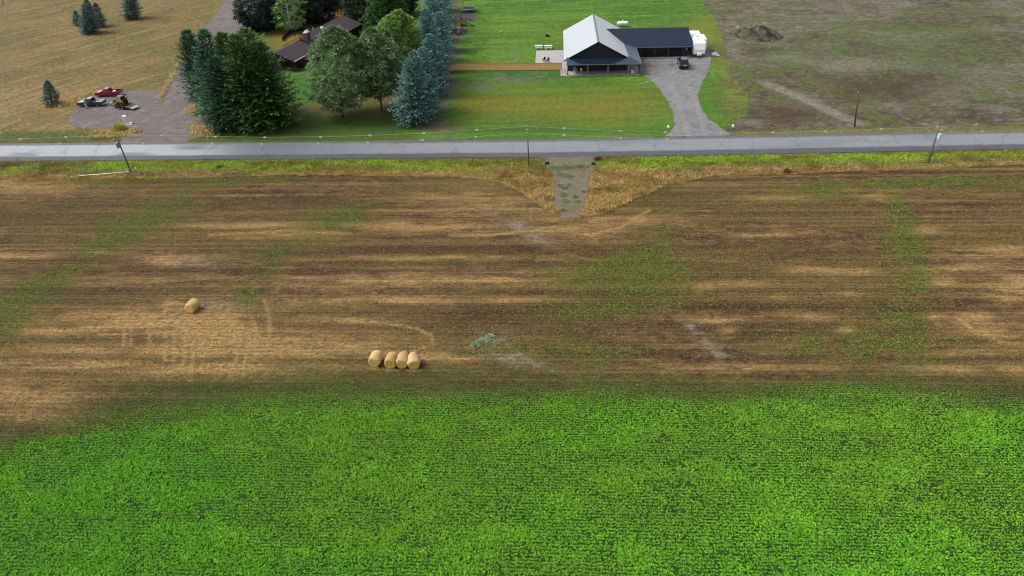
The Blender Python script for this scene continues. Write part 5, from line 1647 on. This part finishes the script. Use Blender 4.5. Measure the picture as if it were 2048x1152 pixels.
# on the porch
x, y = hw(2.0, 1.9)
o = thing('porch_chair', 'pale green lounge chair on the left end of the porch', 'chair', (x, y, .12), HRZ + .4)
M_MINT = plain('mint_paint', C(150, 190, 150), .5)
MB().box((0, 0, .4), (.7, .7, .08)).build('seat', M_MINT, o, .01)
MB().prism([(.25, .4), (.33, .4), (.55, 1.15), (.47, 1.15)], -.35, .35, 'yz').build('backrest', M_MINT, o, .01)
for s in (-1, 1):
    MB().box((s * .4, 0, .62), (.12, .75, .05)).build('armrest', M_MINT, o)
    for q in (-1, 1):
        MB().box((s * .34, q * .3, .18), (.07, .07, .36)).build('leg', M_MINT, o)
x, y = hw(3.2, 2.4)
o = thing('toddler_chair', 'small white chair behind the green one on the porch', 'chair', (x, y, .12), HRZ)
MB().box((0, 0, .3), (.4, .4, .06)).build('seat', M_WHITE, o, .01)
MB().box((0, .18, .55), (.4, .05, .45)).build('backrest', M_WHITE, o, .01)
for s in (-1, 1):
    for q in (-1, 1):
        MB().box((s * .16, q * .16, .13), (.05, .05, .27)).build('leg', M_WHITE, o)
x, y = hw(14.0, 1.5)
o = thing('planter_box', 'square white planter with dark soil at the right end of the porch', 'planter', (x, y, .12), HRZ)
MB().box((0, -.27, .27), (.62, .06, .54)).box((0, .27, .27), (.62, .06, .54)).box((-.28, 0, .27), (.06, .48, .54)).box((.28, 0, .27), (.06, .48, .54)).build('box_side', M_WHITE, o)
MB().box((0, 0, .25), (.49, .47, .44)).build('soil', plain('dark_soil', C(40, 34, 32), .95), o)
x, y = hw(-.6, 1.4)
o = thing('bicycle', 'dark child bicycle leaning at the left corner of the porch slab', 'bicycle', (x, y, .12), HRZ + .25)
for xx in (-.45, .45):
    wv = MB()
    ring = [(xx + .27 * math.cos(k * math.pi / 9), 0, .28 + .27 * math.sin(k * math.pi / 9)) for k in range(19)]
    wv.tube(ring, .025, 5, False)
    wo = wv.build('wheel', M_BLACK, o)
MB().tube([(-.45, 0, .28), (-.12, 0, .62), (.32, 0, .62), (-.02, 0, .3), (-.45, 0, .28)], .025, 5).tube([(.45, 0, .28), (.3, 0, .78)], .025, 5).build('frame', plain('purple_frame', C(80, 40, 60), .4), o)
MB().tube([(.3, -.25, .8), (.3, .25, .8)], .02, 5).build('handlebar', M_DARKSTEEL, o)
MB().box((-.14, 0, .7), (.22, .12, .06)).build('saddle', M_BLACK, o, .02)

# pale hose from the black car over the drive to the lawn, and tubes standing in for yellowed grass lines on the back lawn
def lay_line(name, lab, cat, pts, r, mat, z=.06):
    g = [G(*p_) for p_ in pts]
    o = MB().tube([(a - g[0][0], b - g[0][1], z) for a, b in g], r, 6).build(name, mat)
    o.location = (g[0][0], g[0][1], 0)
    return tag(o, lab, cat)
lay_line('pale_hose', 'pale hose stretched from the black car across the drive onto the lawn', 'hose', [(1277.5, 169.3), (1295, 164.5), (1312, 160.5), (1330, 154.5), (1348, 146), (1359, 141)], 0.032, M_WHITE, .1)
M_STRAWLINE = plain('yellowed_grass', C(164, 168, 74), .8)
lay_line('lawn_line', 'thin yellowish line curving across the back lawn near the trampoline', 'hose', [(948, -25), (957, 0), (963, 8), (969, 18), (973, 32), (977, 44), (984, 52), (993, 58), (1000, 62)], .05, M_STRAWLINE)  # no hose: tube standing in for a line of yellowed grass
lay_line('lawn_line', 'thin yellowish line running to the left roof edge of the farmhouse', 'hose', [(1098, 26), (1104, 36), (1112, 50), (1119, 62)], .05, M_STRAWLINE)  # no hose: tube standing in for a line of yellowed grass
lay_line('lawn_line', 'thin yellowish line on the lawn above the farmhouse ridge', 'hose', [(1178, -6), (1182, 12), (1186, 26)], .05, M_STRAWLINE)  # no hose: tube standing in for a line of yellowed grass

# play corner
def mulch_colour(x, y, px, py):
    n = fbm(x / .5, y / .5, 95, 3)
    return mix(C(70, 58, 74), C(124, 110, 122), n)
MU = [G(918 + 17 * math.cos(w), 64 + 10 * math.sin(w)) for w in np.linspace(0, 2 * math.pi, 20)]
sheet('mulch_bed', MU, .05, .2, mulch_colour, M_GRAVEL, jit=.2)
MU = [G(934 + 17 * math.cos(w), 33 + 11 * math.sin(w)) for w in np.linspace(0, 2 * math.pi, 20)]
sheet('mulch_bed', MU, .05, .2, mulch_colour, M_GRAVEL, jit=.2)
x, y = G(922, 53.5)
o = thing('playset', 'wooden play tower with brown gable roof and green slide by the spruces', 'playset', (x, y, .05), math.radians(-6))
M_TAN = plain('tan_planks', C(206, 164, 134), .7, var=.15)
M_REDWOOD = plain('red_wood', C(150, 74, 56), .7, var=.2)
M_PLAYROOF = plain('brown_play_roof', C(70, 52, 62), .7, var=.2)
M_GREENSLIDE = plain('green_plastic', C(20, 150, 104), .3)
for xx in (-1.5, .1, 1.3):
    for yy in (0, 1.3):
        MB().box((xx, yy, 1.3 if xx < 1 else 1.0), (.12, .12, 2.6 if xx < 1 else 2.0)).build('post', M_REDWOOD, o)
MB().prism([(-.3, 2.5), (.65, 3.3), (1.6, 2.5), (1.6, 2.42), (.65, 3.2), (-.3, 2.42)], -1.75, .35, 'yz').build('roof', M_PLAYROOF, o)
MB().box((-.7, .65, 1.15), (1.7, 1.3, .08)).box((.75, .65, 1.15), (1.15, 1.3, .08)).build('deck', M_TAN, o)
MB().box((-.7, -.08, 1.5), (1.6, .05, .6)).box((.7, -.08, 1.45), (1.0, .05, .5)).build('wall_panel', M_TAN, o)
MB().hexa([(1.3, .1, 1.1), (1.3, .85, 1.1), (3.7, .15, .15), (3.7, -.6, .15)], [(1.3, .1, 1.4), (1.3, .85, 1.4), (3.7, .15, .45), (3.7, -.6, .45)]).build('slide', M_GREENSLIDE, o)
lad = MB()
for k in range(4):
    lad.box((-1.0, -.25 - .0 * k, .25 + .28 * k), (.6, .06, .06))
lad.build('ladder', M_REDWOOD, o)
MB().box((.5, -.1, .55), (1.2, .05, .5)).build('climbing_panel', M_REDWOOD, o)
x, y = G(938, 26)
o = thing('trampoline', 'round black trampoline with pale green rim at the top of the play corner', 'trampoline', (x, y, .05))
ring = [(2.1 * math.cos(k * math.pi / 16), 2.1 * math.sin(k * math.pi / 16) + 1.5, .95) for k in range(33)]
MB().tube(ring, .11, 6, False).build('rim', plain('pale_green_pad', C(160, 196, 184), .6), o)
MB().lathe([(2.05, .9), (2.05, .93), (1.0, .92), (.02, .91)], 'z', (0, 1.5, 0), 32).build('mat', M_BLACK, o)
for k in range(6):
    w = k * math.pi / 3 + .3
    MB().tube([(2.05 * math.cos(w), 2.05 * math.sin(w) + 1.5, 0), (2.05 * math.cos(w), 2.05 * math.sin(w) + 1.5, .95)], .04, 6).build('leg', M_STEELGREY, o)
    MB().tube([(2.12 * math.cos(w), 2.12 * math.sin(w) + 1.5, .95), (2.12 * math.cos(w), 2.12 * math.sin(w) + 1.5, 2.6)], .03, 6).build('net_pole', M_DARKSTEEL, o)
x, y = G(918, 61)
o = thing('round_table', 'small white round table in front of the playset', 'table', (x, y, .05))
MB().lathe([(.38, .66), (.42, .69), (.42, .73), (.02, .74)], 'z', (0, 0, 0), 16).build('table_top', M_WHITE, o)
MB().lathe([(.2, 0), (.06, .08), (.06, .68)], 'z', (0, 0, 0), 10).build('pedestal', M_WHITE, o)
x, y = G(919, 69)
o = thing('ride_on_toy', 'red and black ride on tractor standing on the mulch', 'toy tractor', (x, y, .05), .2)
MB().prism([(-.6, .25), (.65, .25), (.65, .55), (.1, .6), (-.1, .42), (-.6, .48)], -.25, .25).build('body', plain('toy_red', C(150, 24, 54), .4), o, .03)
MB().box((-.3, 0, .58), (.3, .36, .12)).box((-.45, 0, .75), (.08, .36, .3)).build('seat', M_OFFWHITE, o)
for s in (-1, 1):
    for xx, rr in ((.42, .18), (-.38, .24)):
        wheel(o, xx, s * .34, rr, .14, M_OFFWHITE)
# dirt pile
def mound(name, lab, cat, px, py, rx, ry, h, seed, mat, colfn):
    x, y = G(px, py)
    n = 46
    u, v = np.meshgrid(np.linspace(-1, 1, n), np.linspace(-1, 1, n))
    r = np.sqrt(u * u + v * v)
    hh = h * np.clip(1 - r, 0, 1) ** 0.9 * (0.6 + 0.8 * fbm(u * 2.5 + 5, v * 2.5 + seed, seed, 4)) - .05
    hh += 0.7 * h / 2.5 * (fbm(u * 6, v * 6, seed + 3, 4) - .5) * np.clip(1.6 - 1.6 * r, 0, 1)
    V = np.stack([x + u.ravel() * rx, y + v.ravel() * ry, np.maximum(hh.ravel(), -.05)], 1)
    V[:, :2] -= [x, y]
    k = np.arange(n * n).reshape(n, n)
    q = np.stack([k[:-1, :-1], k[:-1, 1:], k[1:, 1:], k[1:, :-1]], -1).reshape(-1, 4)
    o = np_mesh(name, V, q, mat, colfn(u.ravel(), v.ravel(), hh.ravel()))
    o.location = (x, y, 0)
    return tag(o, lab, cat)
def pile_col(u, v, h):
    n = fbm(u * 5, v * 5, 131, 4)
    return mix(mix(C(66, 58, 50), C(124, 114, 100), sst(.3, .7, n)), C(96, 104, 58), sst(.5, .65, fbm(u * 3, v * 3, 133, 3)) * .7)
mound('dirt_pile', 'rough dirt pile with weeds in the bare field behind the white trailer', 'dirt pile', 1518, 72, 5.8, 5.6, 2.5, 141, M_MEADOW, pile_col)
mound('dirt_pile', 'low flat spoil heap on the left flank of the dirt pile', 'dirt pile', 1490, 66, 4.0, 3.4, 1.3, 147, M_MEADOW, pile_col)
x, y = G(1475.5, 57)
o = thing('white_bucket', 'white bucket standing left of the dirt pile', 'bucket', (x, y, 0))
MB().lathe([(.2, 0), (.27, .55), (.25, .55), (.19, .05)], 'z', (0, 0, 0), 14).build('bucket_body', M_WHITE, o)
MB().tube([(-.26, 0, .5), (0, -.2, .62), (.26, 0, .5)], .015, 4).build('handle', M_STEELGREY, o)
# crumpled tarp
x, y = G(1430, 110)
rs = np.random.default_rng(5)
n = 12
u, v = np.meshgrid(np.linspace(-1, 1, n), np.linspace(-1, 1, n))
hh = .1 + .75 * fbm(u * 1.9 + 3, v * 1.9, 151, 3) * np.clip(1.15 - np.hypot(u, v), 0, 1)
V = np.stack([u.ravel() * 1.0 + .15 * rs.normal(size=n * n), v.ravel() * 1.0 + .15 * rs.normal(size=n * n), hh.ravel()], 1)
k = np.arange(n * n).reshape(n, n)
q = np.stack([k[:-1, :-1], k[:-1, 1:], k[1:, 1:], k[1:, :-1]], -1).reshape(-1, 4)
tc_ = np.where((fbm(u * 2, v * 2, 155, 2) > .5).ravel()[:, None], C(196, 200, 226), C(232, 232, 238))
o = np_mesh('crumpled_tarp', V, q, M_GRAVEL, tc_)
o.location = (x, y, .03)
tag(o, 'crumpled pale blue and white tarp on the grass right of the drive', 'tarp')
# mailboxes at the drive mouth
def mailbox(lab, a, b, mat):
    x, y = G(a, b)
    o = thing('mailbox', lab, 'mailbox', (x, y, 0), HRZ, 'mailboxes at the mouth of the gravel drive')
    MB().box((0, 0, .5), (.1, .1, 1.0)).build('post', M_WOODGREY, o)
    MB().prism([(-.16, .98), (.16, .98), (.16, 1.2), (.08, 1.3), (-.08, 1.3), (-.16, 1.2)], -.28, .28).build('box', mat, o, .01)
    MB().box((.18, -.1, 1.25), (.02, .12, .1)).build('flag', M_REDLAMP, o)
mailbox('white mailbox on a post at the left side of the drive mouth', 1335.5, 266, M_WHITE)
mailbox('grey topped mailbox on a post at the right side of the drive mouth', 1464.5, 264.5, M_OFFWHITE)
# stakes, stones
def stake(name, lab, cat, a, b, h, ln, mat, grp=None):
    x, y = G(a, b)
    o = thing(name, lab, cat, (x, y, 0), 0, grp)
    MB().tube([(0, 0, 0), (ln, 0, h)], [.05, .04], 5).build('stake', mat, o)
    MB().box((ln, -.03, h - .08), (.14, .04, .2)).build('plate', mat, o)
stake('survey_stake', 'pale wooden stake standing in the side lawn below the fence', 'stake', 899.5, 193, 1.3, -.1, plain('pale_wood', C(214, 206, 190), .7))
stake('marker_stake', 'leaning white stake in the dry grass at the drive corner', 'stake', 413, 258, 1.0, -.25, M_WHITE, 'white stakes at the drive corner')
stake('marker_stake', 'leaning white stake in front of the dark grove by the drive', 'stake', 429, 263, 1.1, -.25, M_WHITE, 'white stakes at the drive corner')
def stone(lab, a, b, s, mat, seed):
    x, y = G(a, b)
    bm = bmesh.new()
    bmesh.ops.create_icosphere(bm, subdivisions=2, radius=1)
    for v_ in bm.verts:
        d_ = v_.co.normalized()
        v_.co = Vector((d_.x * s * 1.25, d_.y * s, max(-.1, d_.z * s * .7 + .1))) * (1 + .18 * math.sin(d_.x * 5 + seed) * math.cos(d_.y * 4 + seed))
    me = bpy.data.meshes.new('stone')
    bm.to_mesh(me)
    bm.free()
    me.materials.append(mat)
    o = bpy.data.objects.new('stone', me)
    col.objects.link(o)
    o.location = (x, y, 0)
    tag(o, lab, 'stone', 'stones at the drive corner')
M_STONE = plain('pale_stone', C(178, 168, 160), .9, var=.3)
stone('flat pale stone nearest the road at the drive corner', 400, 271.5, .38, M_STONE, 1)
stone('dark grey stone in the middle at the drive corner', 413, 270.5, .42, plain('dark_stone', C(92, 90, 96), .9, var=.3), 2)
stone('long pale stone beneath the leaning stake by the grove', 424.5, 266, .5, M_STONE, 3)
# white cabinet and panel on the gravel lot
x, y = G(254, 248)
o = thing('white_cabinet', 'tall white cabinet standing on the gravel lot beside a flat sheet', 'cabinet', (x, y, .045), math.radians(12))
MB().box((0, 0, .82), (.75, .7, 1.56)).build('cabinet_body', M_WHITE, o, .08, seg=2)
MB().box((0, -.37, .85), (.62, .04, 1.3)).build('door', M_OFFWHITE, o, .01)
MB().box((.26, -.41, .9), (.04, .04, .3)).build('handle', M_STEELGREY, o)
pg = [G(*p_) for p_ in ((251.5, 250.6), (263.5, 250.4), (265.2, 244.9), (255, 245.3))]
cx, cy = np.mean([p_[0] for p_ in pg]), np.mean([p_[1] for p_ in pg])
o = MB().prism([(a - cx, b - cy) for a, b in pg], .0, .07, 'xy').build('fallen_sheet', M_OFFWHITE)
o.location = (cx, cy, .055)
tag(o, 'white flat sheet lying on the gravel beside the tall cabinet', 'sheet')
# garden bed along the brown house
a = [G(*p_) for p_ in smooth_line([(571, 146.5), (581, 148.2), (591, 148.3), (601, 146.2), (610, 142.6), (622, 136)], 24)]
b = [G(*p_) for p_ in smooth_line([(571, 148.6), (581, 150.6), (591, 151.0), (602, 148.6), (612, 145), (625, 138)], 24)]
strip('garden_path', a, b, .06, [0, .5, 1], lambda x, y, px, py, t: np.tile(C(150, 130, 108), (len(x), 1)), M_GRAVEL)
for i, (a, b, s, ca, cb, lab) in enumerate([(582, 141, .9, C(120, 118, 30), C(214, 190, 50), 'yellow flowering plant at the front corner of the brown house'), (592, 142, 1.3, C(60, 90, 40), C(112, 150, 76), 'green leafy plant in the bed before the brown house'), (600, 136, 1.0, C(50, 60, 40), C(90, 96, 60), 'dull green plant in the middle of the flower bed'),
        (612, 133, 1.1, C(130, 120, 30), C(206, 176, 50), 'yellow flowered bush in the bed below the window'), (607, 126, 1.0, C(130, 128, 96), C(200, 196, 160), 'cream flowered bush under the window of the brown house')]):
    x, y = G(a, b)
    shrub('garden_plant', lab, 'plant', x, y, .8 * s, .75 * s, ca, cb, 400 + i, 'plants in the flower bed of the brown house', 16, .22)
# corner fence far at top left
g0 = [(-30, 20), (-4, 15), (8, 9), (22, 2), (40, -8)]
g = [G(*p_) for p_ in g0]
o = thing('pasture_fence', 'post and wire fence at the top left corner of the meadow', 'fence', (*g[0], 0))
loc = [(a - g[0][0], b - g[0][1]) for a, b in g]
for a in loc:
    MB().tube([(a[0], a[1], 0), (a[0], a[1], 1.6)], .09, 6).build('fence_post', M_DARKSTEEL, o)
m = MB()
for zz in (.5, 1.0, 1.45):
    m.tube([(a[0], a[1], zz) for a in loc], .03, 4)
m.build('fence_wire', M_STEELGREY, o)

# ------------------------------------------------------------------ THE PERSON beside the teal pickup
def skin_body(name, joints, edges, mat, parent, root=0, sub=1):
    me = bpy.data.meshes.new(name)
    me.from_pydata([j[0] for j in joints], edges, [])
    o = bpy.data.objects.new(name, me)
    col.objects.link(o)
    o.parent = parent
    md = o.modifiers.new('skin', 'SKIN')
    md.use_smooth_shade = True
    sv = me.skin_vertices[0].data if me.skin_vertices else None
    if sv is None:
        bm = bmesh.new()
        bm.from_mesh(me)
        bm.verts.layers.skin.verify()
        bm.to_mesh(me)
        bm.free()
        sv = me.skin_vertices[0].data
    for k, j in enumerate(joints):
        r = j[1]
        sv[k].radius = (r, r) if not hasattr(r, '__len__') else r
        sv[k].use_root = (k == root)
    if sub:
        s = o.modifiers.new('sub', 'SUBSURF')
        s.levels = s.render_levels = sub
    me.materials.append(mat)
    return o
x, y = G(174.5, 218.3)
per = thing('person', 'person in grey top and white trousers standing at the side of the teal pickup', 'person', (x, y, .045), math.radians(70))
M_SKIN = plain('skin', (0.45, 0.27, 0.19), .6, var=.05)
M_GREYTOP = plain('grey_cloth', C(150, 156, 166), .85)
M_WHITECLOTH = plain('white_cloth', C(226, 226, 226), .85)
M_HAIR = plain('brown_hair', C(60, 44, 36), .7)
J, Ed = [], []
def jn(p_, r, par=None):
    J.append((p_, r))
    if par is not None: Ed.append((par, len(J) - 1))
    return len(J) - 1
pel = jn((0, 0, .95), (.15, .11))
che = jn((.02, 0, 1.25), (.16, .11), pel)
sho = jn((.02, 0, 1.42), (.14, .09), che)
nk = jn((.04, 0, 1.52), .055, sho)
hd_ = jn((.06, 0, 1.62), .09, nk)
jn((.06, 0, 1.73), .075, hd_)
for s in (-1, 1):
    hp = jn((0, s * .09, .88), .09, pel)
    kn = jn((.03 if s > 0 else .10, s * .10, .50), .062, hp)
    an = jn((0 if s > 0 else -.02, s * .11, .09), .042, kn)
    jn((.16, s * .12, .04), .035, an)
    sh_ = jn((.02, s * .19, 1.41), .06, sho)
    el_ = jn((.02 if s > 0 else .06, s * .25, 1.14), .045, sh_)
    wr = jn((.14 if s > 0 else .24, s * .24, .93 if s > 0 else 1.06), .032, el_)
    pm = jn((.18 if s > 0 else .31, s * .24, .88 if s > 0 else 1.06), .034, wr)
    for f_, (dy, ln) in enumerate(((-.03, .075), (-.01, .085), (.01, .08), (.03, .065))):
        a1 = jn((J[pm][0][0] + .045, J[pm][0][1] + dy, J[pm][0][2] - .02), .009, pm)
        jn((J[a1][0][0] + ln * .5, J[a1][0][1], J[a1][0][2] - .03), .008, a1)
    jn((J[pm][0][0] + .03, J[pm][0][1] - s * .05, J[pm][0][2] + .0), .010, pm)
skin_body('body', J, Ed, M_SKIN, per)
def sub_skin(name, pts, eds, mat):
    skin_body(name, pts, eds, mat, per)
sub_skin('shirt', [((0, 0, .90), (.20, .16)), ((.02, 0, 1.25), (.22, .17)), ((.02, 0, 1.44), (.19, .14)), ((.02, .19, 1.42), .10), ((.02, .25, 1.12), .08), ((.02, -.19, 1.42), .10), ((.06, -.25, 1.12), .08)], [(0, 1), (1, 2), (2, 3), (3, 4), (2, 5), (5, 6)], M_GREYTOP)
sub_skin('trousers', [((0, 0, .96), (.185, .145)), ((0, .09, .86), .13), ((.03, .10, .50), .10), ((0, .11, .12), .08), ((0, -.09, .86), .13), ((.10, -.10, .50), .10), ((-.02, -.11, .12), .08)], [(0, 1), (1, 2), (2, 3), (0, 4), (4, 5), (5, 6)], M_WHITECLOTH)
MB().lathe([(.02, 1.82), (.08, 1.80), (.108, 1.74), (.112, 1.66), (.09, 1.64)], 'z', (.035, 0, 0), 14).build('hair', M_HAIR, per, smooth=True)
fc = MB()
for s in (-1, 1):
    fc.box((.145, s * .034, 1.645), (.012, .024, .012))
fc.build('eyes', M_BLACK, per)
MB().hexa([(.148, -.015, 1.59), (.175, -.01, 1.59), (.175, .01, 1.59), (.148, .015, 1.59)], [(.146, -.008, 1.64), (.152, -.006, 1.64), (.152, .006, 1.64), (.146, .008, 1.64)]).build('nose', M_SKIN, per)
MB().box((.142, 0, 1.562), (.012, .045, .01)).build('mouth', plain('lips', (.3, .12, .1), .6), per)
for s in (-1, 1):
    MB().box((.05, s * .098, 1.62), (.04, .02, .06)).build('ear', M_SKIN, per, .006)
    MB().box((.07 if s > 0 else .05, s * .115, .045), (.28, .10, .09)).build('shoe', M_DARKSTEEL, per, .02)
